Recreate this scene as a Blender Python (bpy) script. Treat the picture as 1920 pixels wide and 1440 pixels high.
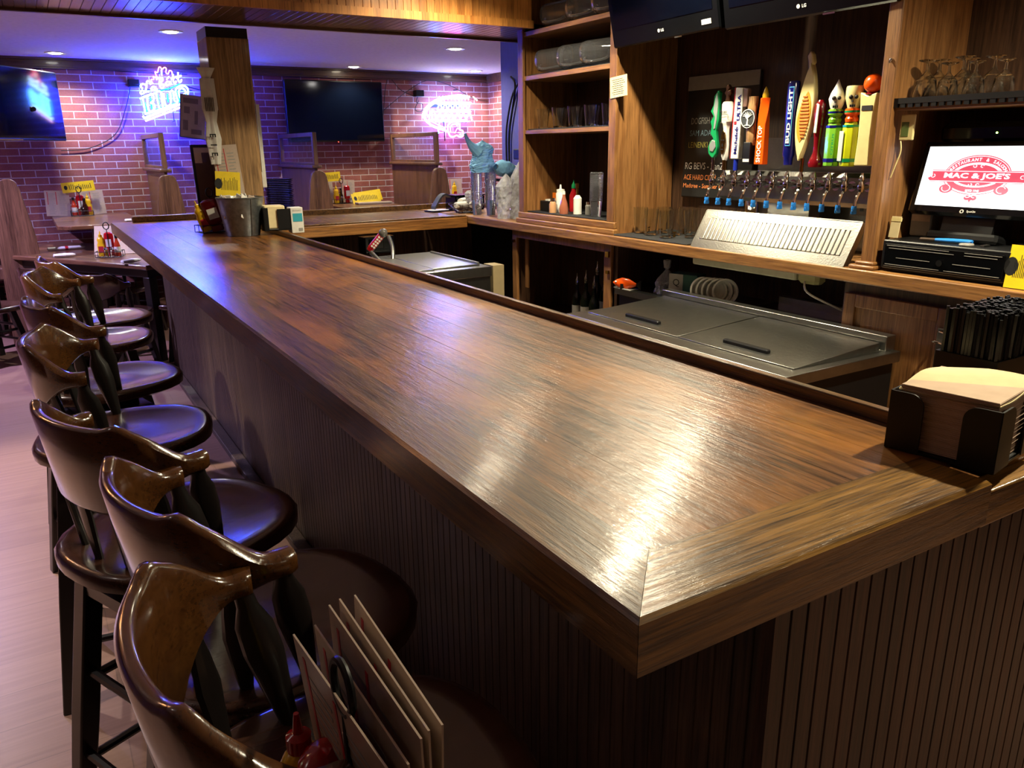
import bpy, math, random
from mathutils import Vector, Matrix, Euler
random.seed(7)
for o in list(bpy.data.objects): bpy.data.objects.remove(o)
COL = bpy.context.scene.collection
PI = math.pi

# ---------------------------------------------------------------- camera, world, exposure, lights
cd = bpy.data.cameras.new('camera'); cam = bpy.data.objects.new('camera', cd); COL.objects.link(cam)
cd.sensor_width = 36.0; cd.lens = 1470.5/1920*36; cd.clip_start = .02; cd.clip_end = 60
yw, pt, rl = 5.38344669e-01, -2.92693956e-01, -1.38563540e-02
fw = Vector((math.sin(yw)*math.cos(pt), math.cos(yw)*math.cos(pt), math.sin(pt)))
rt = Vector((math.cos(yw), -math.sin(yw), 0)); up = rt.cross(fw)
r2 = rt*math.cos(rl)+up*math.sin(rl); u2 = up*math.cos(rl)-rt*math.sin(rl)
mw = Matrix.Identity(4)
for i in range(3): mw[i][0] = r2[i]; mw[i][1] = u2[i]; mw[i][2] = -fw[i]
mw.translation = (0, 0, 1.57); cam.matrix_world = mw
sc = bpy.context.scene; sc.camera = cam
sc.view_settings.view_transform = 'Standard'; sc.view_settings.look = 'None'
sc.view_settings.gamma = 1; sc.view_settings.use_curve_mapping = False
sc.view_settings.exposure = 1.18
wd = bpy.data.worlds.new('world'); sc.world = wd; wd.use_nodes = True
wd.node_tree.nodes['Background'].inputs[0].default_value = (.5, .5, .75, 1)
wd.node_tree.nodes['Background'].inputs[1].default_value = 0.03
DZ, BZ = 2.44, 2.70      # dining ceiling, bar ceiling
# x, y, z, watts, colour of each recessed can (a lamp just under its lens)
WARM = (1, .89, .62); COOL = (.95, .92, .88); LILAC = (.56, .47, 1); PALE = (1, .90, .82)
CANS = [
 (1.12, 6.81, DZ, 40, COOL, 'recessed ceiling light nearest the wooden post'),
 (.42, 8.62, DZ, 40, COOL, 'recessed ceiling light above the left wall television'),
 (3.28, 8.77, DZ, 42, WARM, 'recessed ceiling light above the big dark wall television'),
 (3.55, 6.87, DZ, 28, COOL, 'recessed ceiling light nearest the tall wooden shelf unit'),
 (4.75, 8.69, DZ, 40, COOL, 'recessed ceiling light right above the football neon sign'),
 (2.80, 6.0, DZ, 42, WARM, None),
 (2.50, 2.95, BZ, 118, WARM, None), (2.45, .75, BZ, 120, WARM, None), (2.2, 4.1, BZ, 60, WARM, None),
 (1.9, -1.5, BZ, 9, WARM, None), (-1.1, 4.5, BZ, 200, PALE, None), (-1.2, 6.9, DZ, 210, LILAC, None), (-1.15, 2.3, BZ, 62, PALE, None)]  # lilac can added out of view to tint the dining room purple
NARROW = 12      # unseen can; cone shaped to light the aisle floor, not the bar base

# ---------------------------------------------------------------- helpers
def lin(c):
    if isinstance(c, str):
        c = c.lstrip('#'); c = [int(c[i:i+2], 16)/255 for i in (0, 2, 4)]
        c = [x/12.92 if x <= .04045 else ((x+.055)/1.055)**2.4 for x in c]
    return (c[0], c[1], c[2], 1)
class NT:
    def __init__(s, name):
        s.m = bpy.data.materials.new(name); s.m.use_nodes = True; s.t = s.m.node_tree
        s.b = s.t.nodes['Principled BSDF']
    def n(s, typ, **kw):
        x = s.t.nodes.new(typ)
        for k, v in kw.items():
            if k in x.inputs.keys(): x.inputs[k].default_value = v
            else: setattr(x, k, v)
        return x
    def l(s, a, b): s.t.links.new(a, b)
    def co(s, scale=(1, 1, 1), kind='Object', rot=(0, 0, 0)):
        c = s.n('ShaderNodeTexCoord'); mp = s.n('ShaderNodeMapping'); mp.inputs['Scale'].default_value = scale
        mp.inputs['Rotation'].default_value = rot
        s.l(c.outputs[kind], mp.inputs[0]); return mp.outputs[0]
    def ramp(s, fac, stops):
        r = s.n('ShaderNodeValToRGB'); e = r.color_ramp.elements
        while len(e) < len(stops): e.new(.5)
        for k, (p, c) in enumerate(stops): e[k].position = p; e[k].color = lin(c)
        s.l(fac, r.inputs[0]); return r.outputs[0]
    def mix(s, fac, a, b, typ='MIX'):
        x = s.n('ShaderNodeMix', data_type='RGBA', blend_type=typ)
        for i, v in ((0, fac), (6, a), (7, b)):
            if isinstance(v, (int, float)): x.inputs[i].default_value = v
            elif isinstance(v, tuple) or isinstance(v, str): x.inputs[i].default_value = lin(v)
            else: s.l(v, x.inputs[i])
        return x.outputs[2]
    def bump(s, h, st, dist=.01, prev=None):
        b = s.n('ShaderNodeBump'); b.inputs['Strength'].default_value = st; b.inputs['Distance'].default_value = dist
        s.l(h, b.inputs['Height'])
        if prev: s.l(prev, b.inputs['Normal'])
        return b.outputs[0]
    def noise(s, vec, sc_, det=3, rough=.5, dist=0):
        x = s.n('ShaderNodeTexNoise'); x.inputs['Scale'].default_value = sc_; x.inputs['Detail'].default_value = det
        x.inputs['Roughness'].default_value = rough; x.inputs['Distortion'].default_value = dist
        s.l(vec, x.inputs['Vector']); return x.outputs[0]
def pbr(name, col, rough=.5, metal=0, spec=.5, coat=0, trans=0, ior=1.45, es=0, ec=None, nz=(30, .12), bp=None, alpha=1):
    t = NT(name); b = t.b; c = lin(col)
    d = tuple(x*(1-nz[1]*1.5) for x in c[:3]); e = tuple(min(1, x*(1+nz[1])) for x in c[:3])
    f = t.noise(t.co(), nz[0]); t.l(t.mix(f, d, e), b.inputs['Base Color'])
    b.inputs['Roughness'].default_value = rough; b.inputs['Metallic'].default_value = metal
    b.inputs['Specular IOR Level'].default_value = spec; b.inputs['Coat Weight'].default_value = coat
    b.inputs['Coat Roughness'].default_value = .08
    b.inputs['Transmission Weight'].default_value = trans; b.inputs['IOR'].default_value = ior
    b.inputs['Alpha'].default_value = alpha
    if es:
        b.inputs['Emission Color'].default_value = lin(ec or col); b.inputs['Emission Strength'].default_value = es
    if bp: t.l(t.bump(t.noise(t.co(), bp[0], 4), bp[1]), b.inputs['Normal'])
    return t.m
def wood(name, c1, c2, c3=None, grain='y', rough=.35, coat=.25, plank=None, fine=.25, ring=1.0, bumpn=(0, 0), patch=None, pore=.45):
    """procedural oak: streaks along the grain axis, cathedral bands, optional per-plank tone"""
    t = NT(name); b = t.b; gi = 'xyz'.index(grain)
    sc1 = [38, 38, 38]; sc1[gi] = 1.6; sc2 = [9, 9, 9]; sc2[gi] = .8
    v1 = t.co(tuple(sc1)); v2 = t.co(tuple(sc2))
    if plank:
        ax, w, L = plank
        cc = t.n('ShaderNodeTexCoord'); sx = t.n('ShaderNodeSeparateXYZ'); t.l(cc.outputs['Object'], sx.inputs[0])
        fl = t.n('ShaderNodeMath', operation='MULTIPLY_ADD'); fl.inputs[1].default_value = 1/w; fl.inputs[2].default_value = L; t.l(sx.outputs['xyz'.index(ax)], fl.inputs[0])
        f2 = t.n('ShaderNodeMath', operation='FLOOR'); t.l(fl.outputs[0], f2.inputs[0])
        wn = t.n('ShaderNodeTexWhiteNoise', noise_dimensions='1D'); t.l(f2.outputs[0], wn.inputs['W'])
        tone = wn.outputs['Value']
        va = t.n('ShaderNodeVectorMath', operation='ADD'); t.l(v2, va.inputs[0])
        vs = t.n('ShaderNodeVectorMath', operation='SCALE'); t.l(wn.outputs['Color'], vs.inputs[0]); vs.inputs['Scale'].default_value = 9
        t.l(vs.outputs[0], va.inputs[1]); v2 = va.outputs[0]
    n1 = t.noise(v1, 2.2, 6, .65); n2 = t.noise(v2, 1.0, 3, .5, .6)
    wv = t.n('ShaderNodeMath', operation='MULTIPLY'); wv.inputs[1].default_value = 26*ring; t.l(n2, wv.inputs[0])
    wf = t.n('ShaderNodeMath', operation='SINE'); t.l(wv.outputs[0], wf.inputs[0])
    wm = t.n('ShaderNodeMapRange'); wm.inputs[1].default_value = -1; t.l(wf.outputs[0], wm.inputs[0])
    base = t.ramp(n2, [(.3, c1), (.7, c2)])
    streak = t.mix(.38, base, t.ramp(wm.outputs[0], [(.25, c1), (.8, c3 or c2)]))
    col = t.mix(fine*1.6, streak, t.ramp(n1, [(.38, '#180a04'), (.58, c3 or c2)]), 'MIX')
    vp = [150, 150, 150]; vp[gi] = 5
    pn_ = t.noise(t.co(tuple(vp)), 1.6, 3, .55, .25); pm = t.n('ShaderNodeMapRange'); pm.inputs[1].default_value = .52; pm.inputs[2].default_value = .66; pm.inputs[4].default_value = pore
    t.l(pn_, pm.inputs[0]); col = t.mix(pm.outputs[0], col, '#160b05')
    if plank:
        tm = t.n('ShaderNodeMapRange'); tm.inputs[3].default_value = .78; tm.inputs[4].default_value = 1.18; t.l(tone, tm.inputs[0])
        hs = t.n('ShaderNodeHueSaturation'); t.l(tm.outputs[0], hs.inputs['Value']); t.l(col, hs.inputs['Color']); col = hs.outputs[0]
    if patch:
        pn = t.noise(t.co((1.6, .7, 1)), 2.6, 5, .62, .5)
        pr = t.n('ShaderNodeMapRange'); pr.inputs[1].default_value = .46; pr.inputs[2].default_value = .64; t.l(pn, pr.inputs[0])
        col = t.mix(pr.outputs[0], col, t.mix(.6, col, patch))
    t.l(col, b.inputs['Base Color'])
    rr = t.n('ShaderNodeMapRange'); rr.inputs[3].default_value = rough*.75; rr.inputs[4].default_value = rough*1.3; t.l(n1, rr.inputs[0])
    t.l(rr.outputs[0], b.inputs['Roughness'])
    b.inputs['Coat Weight'].default_value = coat; b.inputs['Coat Roughness'].default_value = .1
    nb = t.bump(n1, .25+bumpn[0]*.5, .002)
    if bumpn[0]:
        sb = [5, 5, 5]; sb[gi] = 2.2; s3 = [70, 70, 70]; s3[gi] = 7
        nb = t.bump(t.noise(t.co(tuple(s3)), 2, 5, .7, .4), .5, .0012, t.bump(pn_, -.5, .0012, nb))
        nb = t.bump(t.noise(t.co(tuple(sb)), bumpn[1], 4, .6), bumpn[0], .004, nb)
        t.l(nb, b.inputs['Coat Normal'])
    t.l(nb, b.inputs['Normal'])
    return t.m
def emi(name, col, s, dark=.02):
    t = NT(name); b = t.b; b.inputs['Base Color'].default_value = lin(col)
    b.inputs['Emission Color'].default_value = lin(col); b.inputs['Emission Strength'].default_value = s
    return t.m

class MB:
    def __init__(s): s.v = []; s.f = []; s.m = []; s.mi = 0
    def add(s, vs, fs):
        k = len(s.v); s.v += [tuple(v) for v in vs]; s.f += [tuple(i+k for i in f) for f in fs]; s.m += [s.mi]*len(fs); return s
    def box(s, x0, x1, y0, y1, z0, z1, M=None):
        vs = [(x, y, z) for z in (z0, z1) for y in (y0, y1) for x in (x0, x1)]
        if M: vs = [M @ Vector(v) for v in vs]
        return s.add(vs, [(0, 2, 3, 1), (4, 5, 7, 6), (0, 1, 5, 4), (2, 6, 7, 3), (0, 4, 6, 2), (1, 3, 7, 5)])
    def rbox(s, x0, x1, y0, y1, z0, z1, r=.004, M=None):
        """box with all edges chamfered"""
        r = min(r, (x1-x0)*.45, (y1-y0)*.45, (z1-z0)*.45)
        def ring(z, k): 
            a, b, c, d = x0+k, x1-k, y0+k, y1-k
            return [(a+r, c, z), (b-r, c, z), (b, c+r, z), (b, d-r, z), (b-r, d, z), (a+r, d, z), (a, d-r, z), (a, c+r, z)]
        rs = [ring(z0, r*.7), ring(z0+r, 0), ring(z1-r, 0), ring(z1, r*.7)]
        if M: rs = [[M @ Vector(v) for v in q] for q in rs]
        return s.loft(rs)
    def loft(s, rings, closed=True, caps=True):
        k = len(rings[0]); vs = [v for r in rings for v in r]; fs = []
        for i in range(len(rings)-1):
            for j in range(k if closed else k-1):
                a = i*k+j; b = i*k+(j+1) % k; fs.append((a, b, b+k, a+k))
        if caps: fs.append(tuple(range(k-1, -1, -1))); fs.append(tuple(range(len(vs)-k, len(vs))))
        return s.add(vs, fs)
    def lathe(s, prof, c=(0, 0, 0), n=20, M=None, caps=True, sx=1, sy=1):
        rs = []
        for r, z in prof:
            q = [Vector((c[0]+sx*r*math.cos(2*PI*i/n), c[1]+sy*r*math.sin(2*PI*i/n), c[2]+z)) for i in range(n)]
            if M: q = [M @ v for v in q]
            rs.append(q)
        return s.loft(rs, caps=caps)
    def cyl(s, p, q, r, r2=None, n=14):
        p = Vector(p); q = Vector(q); d = (q-p).normalized(); a = d.orthogonal().normalized(); b = d.cross(a); r2 = r if r2 is None else r2
        R = lambda c, rr: [c+(a*math.cos(2*PI*i/n)+b*math.sin(2*PI*i/n))*rr for i in range(n)]
        return s.loft([R(p, r), R(q, r2)])
    def tube(s, pts, r, n=8, close=False):
        pts = [Vector(p) for p in pts]; N = len(pts); rings = []; a = None
        for i, p in enumerate(pts):
            if close: d = pts[(i+1) % N]-pts[i-1]
            else: d = pts[min(i+1, N-1)]-pts[max(i-1, 0)]
            if d.length < 1e-9: d = Vector((0, 0, 1))
            d.normalize()
            a = d.orthogonal().normalized() if a is None else (a-d*a.dot(d)).normalized()
            b = d.cross(a); rr = r[i] if isinstance(r, (list, tuple)) else r
            rings.append([p+(a*math.cos(2*PI*k/n)+b*math.sin(2*PI*k/n))*rr for k in range(n)])
        if close: rings.append(rings[0]); return s.loft(rings, caps=False)
        return s.loft(rings)
    def prism(s, poly, z0, z1, M=None):
        lo = [(x, y, z0) for x, y in poly]; hi = [(x, y, z1) for x, y in poly]
        if M: lo = [M @ Vector(v) for v in lo]; hi = [M @ Vector(v) for v in hi]
        return s.loft([lo, hi])
    def quad(s, a, b, c, d): return s.add([a, b, c, d], [(0, 1, 2, 3)])
    def sphere(s, c, r, n=14, M=None, sz=1):
        pr = [(max(1e-4, r*math.sin(PI*i/n)), -r*sz*math.cos(PI*i/n)) for i in range(n+1)]
        return s.lathe(pr, c, n, M)
    def text(s, body, org, right, upv, h=None, w=None, depth=.0006, bold=0.0, center=True):
        """real lettering: glyph outlines of the built-in font, extruded"""
        cu = bpy.data.curves.new('t', 'FONT'); cu.body = body; cu.offset = bold; cu.resolution_u = 2
        o = bpy.data.objects.new('t', cu); COL.objects.link(o)
        me = bpy.data.meshes.new_from_object(o.evaluated_get(bpy.context.evaluated_depsgraph_get()))
        bpy.data.objects.remove(o); bpy.data.curves.remove(cu)
        if not me.vertices: return s
        xs = [v.co.x for v in me.vertices]; ys = [v.co.y for v in me.vertices]
        x0, x1, y0, y1 = min(xs), max(xs), min(ys), max(ys)
        ky = (h/(y1-y0)) if h else w/(x1-x0); kx = (w/(x1-x0)) if w else ky
        right = Vector(right).normalized(); upv = Vector(upv).normalized(); nr = right.cross(upv); org = Vector(org)
        cx, cy = ((x0+x1)/2, (y0+y1)/2) if center else (x0, y0)
        vs = [org+right*(v.co.x-cx)*kx+upv*(v.co.y-cy)*ky+nr*depth for v in me.vertices]
        fs = [tuple(p.vertices) for p in me.polygons]; bpy.data.meshes.remove(me)
        return s.add(vs, fs)
    def build(s, name, mats, parent=None, smooth=True, bevel=0, ang=.6):
        me = bpy.data.meshes.new(name); me.from_pydata(s.v, [], s.f); 
        if not isinstance(mats, (list, tuple)): mats = [mats]
        for m in mats: me.materials.append(m)
        me.polygons.foreach_set('material_index', s.m)
        if smooth:
            me.polygons.foreach_set('use_smooth', [True]*len(s.f)); me.set_sharp_from_angle(angle=ang)
        me.update(); me.validate()
        o = bpy.data.objects.new(name, me); COL.objects.link(o)
        if parent: o.parent = parent
        if bevel:
            b = o.modifiers.new('bevel', 'BEVEL'); b.width = bevel; b.segments = 2; b.limit_method = 'ANGLE'; b.harden_normals = False
        return o
def tag(o, label, cat, group=None, kind=None):
    o['label'] = label; o['category'] = cat
    if group: o['group'] = group
    if kind: o['kind'] = kind
    return o
def thing(name, label, cat, loc=(0, 0, 0), rz=0, group=None, rot=None):
    o = bpy.data.objects.new(name, None); COL.objects.link(o); o.empty_display_size = .05
    o.location = loc; o.rotation_euler = rot or (0, 0, rz); return tag(o, label, cat, group)
def struct(name, mb, mats, **k):
    o = mb.build(name, mats, **k); o['kind'] = 'structure'; return o
def dup(root, loc, rz, label, group=None, rot=None, scale=None):
    r = root.copy(); COL.objects.link(r); r.location = loc; r.rotation_euler = rot or (0, 0, rz); r['label'] = label
    if scale: r.scale = scale
    if group: r['group'] = group
    for ch in list(root.children):
        c = ch.copy(); COL.objects.link(c); c.parent = r
        for g in list(ch.children):
            d = g.copy(); COL.objects.link(d); d.parent = c
    return r
def catmull(pts, k=6, close=False):
    P = [Vector(p) for p in pts]; n = len(P); out = []
    rng = range(n if close else n-1)
    for i in rng:
        g = (lambda j: P[j % n]) if close else (lambda j: P[max(0, min(n-1, j))])
        p0, p1, p2, p3 = g(i-1), g(i), g(i+1), g(i+2)
        for t in range(k):
            t /= k
            out.append(.5*((2*p1)+(p2-p0)*t+(2*p0-5*p1+4*p2-p3)*t*t+(3*p1-p0-3*p2+p3)*t**3))
    if not close: out.append(P[-1])
    return out

# ---------------------------------------------------------------- materials
M_ = {}
M_['bar'] = wood('bar varnished oak', '#2d190c', '#5f3a1d', '#85552a', 'y', .30, .25, ('x', .1363, 2.0996), .3, 1.5, (.24, 8), '#a2661f', .85)
M_['bar_edge'] = wood('bar edge oak', '#331e0e', '#5f3e1f', '#7c5629', 'y', .33, .35, None, .3, 1.3, (.12, 7), None, .7)
M_['bar_end'] = wood('bar end oak', '#452a0f', '#80561f', '#9c702a', 'x', .3, .4, None, .3, 1.3, (.14, 7), None, .7)
M_['bead'] = wood('beadboard stained oak', '#23150d', '#43291c', '#5a3e30', 'z', .5, .05, ('x', .0675, 1), .35, .8)
M_['bead_y'] = wood('beadboard stained oak front', '#271c13', '#463425', '#5e4a39', 'z', .5, .05, ('y', .0675, 1), .35, .8)
M_['oak'] = wood('golden oak upright', '#694222', '#8c6034', '#9d7042', 'z', .42, .15, None, .14, 1.2)
M_['oak_y'] = wood('golden oak shelf', '#704824', '#966737', '#a87a45', 'y', .42, .15, None, .14, 1.2)
M_['oak_x'] = wood('golden oak across', '#6e401b', '#96602b', '#ab7536', 'x', .42, .15, None, .25, 1.2)
M_['soffit'] = wood('honey beadboard', '#8a5320', '#b5773a', '#c98a45', 'z', .4, .2, ('x', .05, 1), .1, .6)
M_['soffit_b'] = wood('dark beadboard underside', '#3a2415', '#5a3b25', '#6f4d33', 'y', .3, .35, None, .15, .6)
M_['ven'] = wood('walnut veneer panel', '#2b1a10', '#48301f', '#553a26', 'z', .5, .05, ('y', .4, 1), .3, 1.0)
M_['post'] = wood('weathered oak post', '#775634', '#a17a4c', '#b58d5c', 'z', .5, .1, None, .2, 1.6)
M_['booth'] = wood('booth laminate wood', '#4e3122', '#6f4a35', '#7d5740', 'z', .4, .15, None, .2, .6)
M_['stool'] = wood('dark lacquered stool wood', '#27150f', '#3d251c', '#4a2e24', 'x', .24, .6, None, .08, .6)
M_['rail'] = wood('bentwood rail honey brown', '#40240f', '#623b1b', '#714821', 'y', .2, .8, None, .06, .35)
M_['railD'] = wood('bentwood rail dark brown', '#22120b', '#3d2418', '#482d1e', 'y', .2, .8, None, .06, .35)
M_['legs'] = pbr('black stained wood', '#140f0e', .35, coat=.3)
M_['table'] = wood('table walnut laminate', '#4a2c1c', '#7a5036', '#8d6144', 'x', .3, .3, ('y', .16, 1), .2, 1)
M_['blk'] = pbr('black plastic', '#0b0c0e', .4)
M_['blkgloss'] = pbr('black gloss plastic', '#060709', .12)
M_['screen'] = pbr('dark television glass', '#02040c', .09, spec=.6)
M_['steel'] = pbr('brushed stainless steel', '#9d9c97', .28, 1, bp=(120, .08))
M_['steeld'] = pbr('worn stainless lid', '#8a8b86', .3, 1, bp=(60, .1))
M_['chrome'] = pbr('polished chrome', '#d8d8d8', .06, 1)
M_['brass'] = pbr('brass', '#b08a45', .2, 1)
M_['galv'] = pbr('galvanised steel', '#8c9296', .38, .9, nz=(45, .35))
M_['glass'] = pbr('clear glass', '#f4f8f6', .03, trans=1, ior=1.45, nz=(3, .01))
M_['plastic'] = pbr('clear ribbed plastic', '#eef0f6', .04, trans=.97, ior=1.33, nz=(3, .02))
M_['acryl'] = pbr('clear acrylic pane', '#e8ecff', .05, trans=.95, ior=1.02, nz=(3, .02), alpha=.35)
M_['bag'] = pbr('translucent plastic bag', '#dcdde2', .14, trans=.6, ior=1.15, bp=(36, .9), nz=(14, .2))
M_['bluebag'] = pbr('translucent blue plastic bag', '#8cc4ff', .18, trans=.3, ior=1.15, bp=(40, .9), nz=(14, .25))
M_['white'] = pbr('white plastic', '#dcdad2', .4)
M_['paper'] = pbr('white paper', '#cfccc4', .7)
M_['menu'] = pbr('laminated menu card', '#b5a293', .25, nz=(60, .1))
M_['red'] = pbr('ketchup red plastic', '#a3121c', .18, coat=.3)
M_['dred'] = pbr('dark red gloss', '#6a0b14', .15, coat=.4)
M_['yel'] = pbr('mustard yellow plastic', '#e0b21c', .3)
M_['yelc'] = pbr('yellow printed card', '#e3c41a', .5)
M_['green'] = pbr('green plastic', '#14804a', .25, coat=.2)
M_['lime'] = pbr('lime green gloss', '#6fae2c', .25, coat=.3)
M_['cream'] = pbr('cream resin', '#d9c98e', .35, coat=.2)
M_['orange'] = pbr('orange gloss', '#f0560e', .25, coat=.3)
M_['blue'] = pbr('royal blue gloss', '#1b2a8f', .2, coat=.4)
M_['navy'] = pbr('deep navy gloss', '#14186b', .15, coat=.5)
M_['ltblue'] = pbr('bright blue rubber', '#2a7fd6', .35)
M_['ink'] = pbr('black print', '#101010', .6)
M_['redink'] = pbr('red print', '#b3202c', .5)
M_['kraft'] = pbr('kraft paper napkins', '#b59c86', .8)
M_['napk'] = pbr('pale napkin paper', '#d8c79a', .85)
M_['chalk'] = pbr('black chalkboard', '#17191a', .45)
M_['grey'] = pbr('warm grey plastic', '#8d8a84', .5)
M_['rubber'] = pbr('black rubber bar mat', '#1b1d20', .6, bp=(220, .8))
M_['wallpaint'] = pbr('off white ceiling paint', '#d8d8dc', .85, bp=(180, .08))
M_['bluewall'] = pbr('slate blue painted wall', '#4a4a8c', .6)
M_['trimw'] = wood('dark crown moulding', '#3c2418', '#5c3b29', '#6b4833', 'x', .4, .2, None, .2, .6)
# ---------------------------------------------------------------- floor, walls, ceiling
t = NT('vinyl plank floor'); b = t.b
br = t.n('ShaderNodeTexBrick'); t.l(t.co(), br.inputs['Vector'])
br.inputs['Scale'].default_value = 1; br.inputs['Brick Width'].default_value = 1.22; br.inputs['Row Height'].default_value = .18
br.inputs['Mortar Size'].default_value = .0015; br.inputs['Color1'].default_value = lin('#82604f'); br.inputs['Color2'].default_value = lin('#93705e'); br.inputs['Mortar'].default_value = lin('#4f3830')
gn = t.noise(t.co((1.2, 26, 1)), 1.8, 6, .6); c = t.mix(.55, br.outputs[0], t.ramp(gn, [(.25, '#6f5145'), (.75, '#967666')]))
t.l(c, b.inputs['Base Color']); b.inputs['Roughness'].default_value = .4; t.l(t.bump(gn, .12, .003), b.inputs['Normal'])
M_['floor'] = t.m
def brickmat(name, swz):
    t = NT(name); b = t.b
    cc = t.n('ShaderNodeTexCoord'); sp = t.n('ShaderNodeSeparateXYZ'); cb = t.n('ShaderNodeCombineXYZ')
    t.l(cc.outputs['Object'], sp.inputs[0]); t.l(sp.outputs[swz], cb.inputs[0]); t.l(sp.outputs[2], cb.inputs[1])
    br = t.n('ShaderNodeTexBrick'); t.l(cb.outputs[0], br.inputs['Vector']); br.inputs['Scale'].default_value = 1
    br.inputs['Brick Width'].default_value = .206; br.inputs['Row Height'].default_value = .0677; br.inputs['Mortar Size'].default_value = .0048
    br.inputs['Mortar Smooth'].default_value = .25; br.inputs['Bias'].default_value = -.1
    br.inputs['Color1'].default_value = lin('#8d4a44'); br.inputs['Color2'].default_value = lin('#63352f'); br.inputs['Mortar'].default_value = lin('#b3a29c')
    n1 = t.noise(t.co(), 5, 5, .6); n2 = t.noise(t.co(), 70, 4)
    c = t.mix(.5, br.outputs[0], t.ramp(n1, [(.3, '#7c4136'), (.65, '#a2655a')]), 'MIX')
    c = t.mix(br.outputs['Fac'], c, '#b8a8a4'); c = t.mix(.35, c, n2, 'SOFT_LIGHT')
    t.l(c, b.inputs['Base Color']); b.inputs['Roughness'].default_value = .75
    inv = t.n('ShaderNodeMath', operation='SUBTRACT'); inv.inputs[0].default_value = 1; t.l(br.outputs['Fac'], inv.inputs[1])
    t.l(t.bump(n2, .3, .004, t.bump(inv.outputs[0], .6, .006)), b.inputs['Normal']); return t.m
M_['brick'] = brickmat('red brick wall', 0); M_['brick_y'] = brickmat('red brick return', 1)

struct('floor', MB().box(-3.2, 5.4, -2.7, 9.3, -.1, 0), M_['floor'])
struct('wall_far', MB().box(-3.2, 5.3, 9.1, 9.3, 0, 2.8), M_['brick'])
struct('wall_dining_right', MB().box(5.14, 5.3, 5.75, 9.1, 0, 2.8), M_['brick_y'])
struct('wall_left', MB().box(-3.2, -3.0, -2.7, 9.1, 0, 2.8), M_['booth'])
struct('wall_back', MB().box(-3.0, 5.3, -2.7, -2.5, 0, 2.8), M_['booth'])
struct('wall_right', MB().box(3.40, 3.55, -2.5, 5.30, 0, 2.8), M_['ven'])
struct('wall_corner', MB().box(3.40, 3.55, 5.30, 5.80, 0, 2.8), M_['bluewall'])
struct('wall_divider', MB().box(3.55, 5.3, 5.60, 5.75, 0, 2.8), M_['bluewall'])
struct('ceiling_dining', MB().box(-3.2, 5.4, 5.20, 9.3, DZ, DZ+.1), M_['wallpaint'])
struct('ceiling', MB().box(-3.2, 5.4, -2.7, 4.62, BZ, BZ+.1), M_['wallpaint'])
struct('trim_1', MB().box(-3.0, 5.14, 9.06, 9.1, 2.345, DZ).box(-3.0, 5.14, 9.045, 9.06, 2.36, 2.375).box(-3.0, 5.14, 9.03, 9.06, 2.42, DZ), M_['trimw'])
struct('trim_2', MB().box(5.10, 5.14, 5.8, 9.1, 2.345, DZ), M_['trimw'])
# soffit: honey beadboard face towards the bar, dark beadboard underside with grooves running along y
def beadpts(a, bb, pitch=.034, g=.004, d=.004):
    pts = []; x = a
    while x < bb-pitch:
        pts += [(x, 0), (x+pitch-g, 0), (x+pitch-g*.5, d)]; x += pitch
    pts += [(x, 0), (bb, 0)]; return pts
def bead(mb, a, bb, z0, z1, plane, sgn, axis='x', th=.02, pitch=.034, g=.004, d=.004):
    """vertical beadboard: grooves cut d deep on the face at 'plane'; sgn = direction into the wall"""
    pts = beadpts(a, bb, pitch, g, d)
    P = [(p, plane+sgn*q) for p, q in pts]+[(bb, plane+sgn*th), (a, plane+sgn*th)]
    f = (lambda p, z: (p[0], p[1], z)) if axis == 'x' else (lambda p, z: (p[1], p[0], z))
    n = len(P); k = len(mb.v); mb.v += [f(p, z0) for p in P]+[f(p, z1) for p in P]
    for i in range(n-1): mb.f.append((k+i, k+i+1, k+n+i+1, k+n+i)); mb.m.append(mb.mi)
    mb.f.append((k+n-1, k, k+n, k+2*n-1)); mb.m.append(mb.mi)
    return mb
def beadflat(mb, a, bb, y0, y1, z, th=.02, pitch=.05, g=.005, d=.004):
    P = [(x, z+q) for x, q in beadpts(a, bb, pitch, g, d)]+[(bb, z+th), (a, z+th)]
    n = len(P); k = len(mb.v); mb.v += [(p[0], y0, p[1]) for p in P]+[(p[0], y1, p[1]) for p in P]
    for i in range(n): j = (i+1) % n; mb.f.append((k+i, k+j, k+n+j, k+n+i)); mb.m.append(mb.mi)
    return mb
sf = thing('ceiling_soffit', 'honey beadboard soffit boxed below the ceiling between post and shelf unit', 'soffit', (0, 4.59, 2.3))
sf['kind'] = 'structure'; del sf['category']; del sf['label']
def off(mb, dx, dy, dz): mb.v = [(x-dx, y-dy, z-dz) for x, y, z in mb.v]; return mb
off(bead(MB(), -3.0, 2.93, 2.335, 2.72, 4.60, 1, pitch=.05), 0, 4.59, 2.3).build('face_board', M_['soffit'], sf, smooth=False)
off(MB().box(-3.0, 2.93, 4.575, 4.60, 2.295, 2.34), 0, 4.59, 2.3).build('bottom_trim', M_['soffit'], sf)
off(beadflat(MB(), -3.0, 3.4, 4.60, 5.20, 2.305), 0, 4.59, 2.3).build('underside', M_['soffit_b'], sf, smooth=False)
off(MB().box(-3.0, 3.4, 5.18, 5.21, 2.29, 2.72), 0, 4.59, 2.3).build('rear_trim', M_['trimw'], sf)

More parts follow.
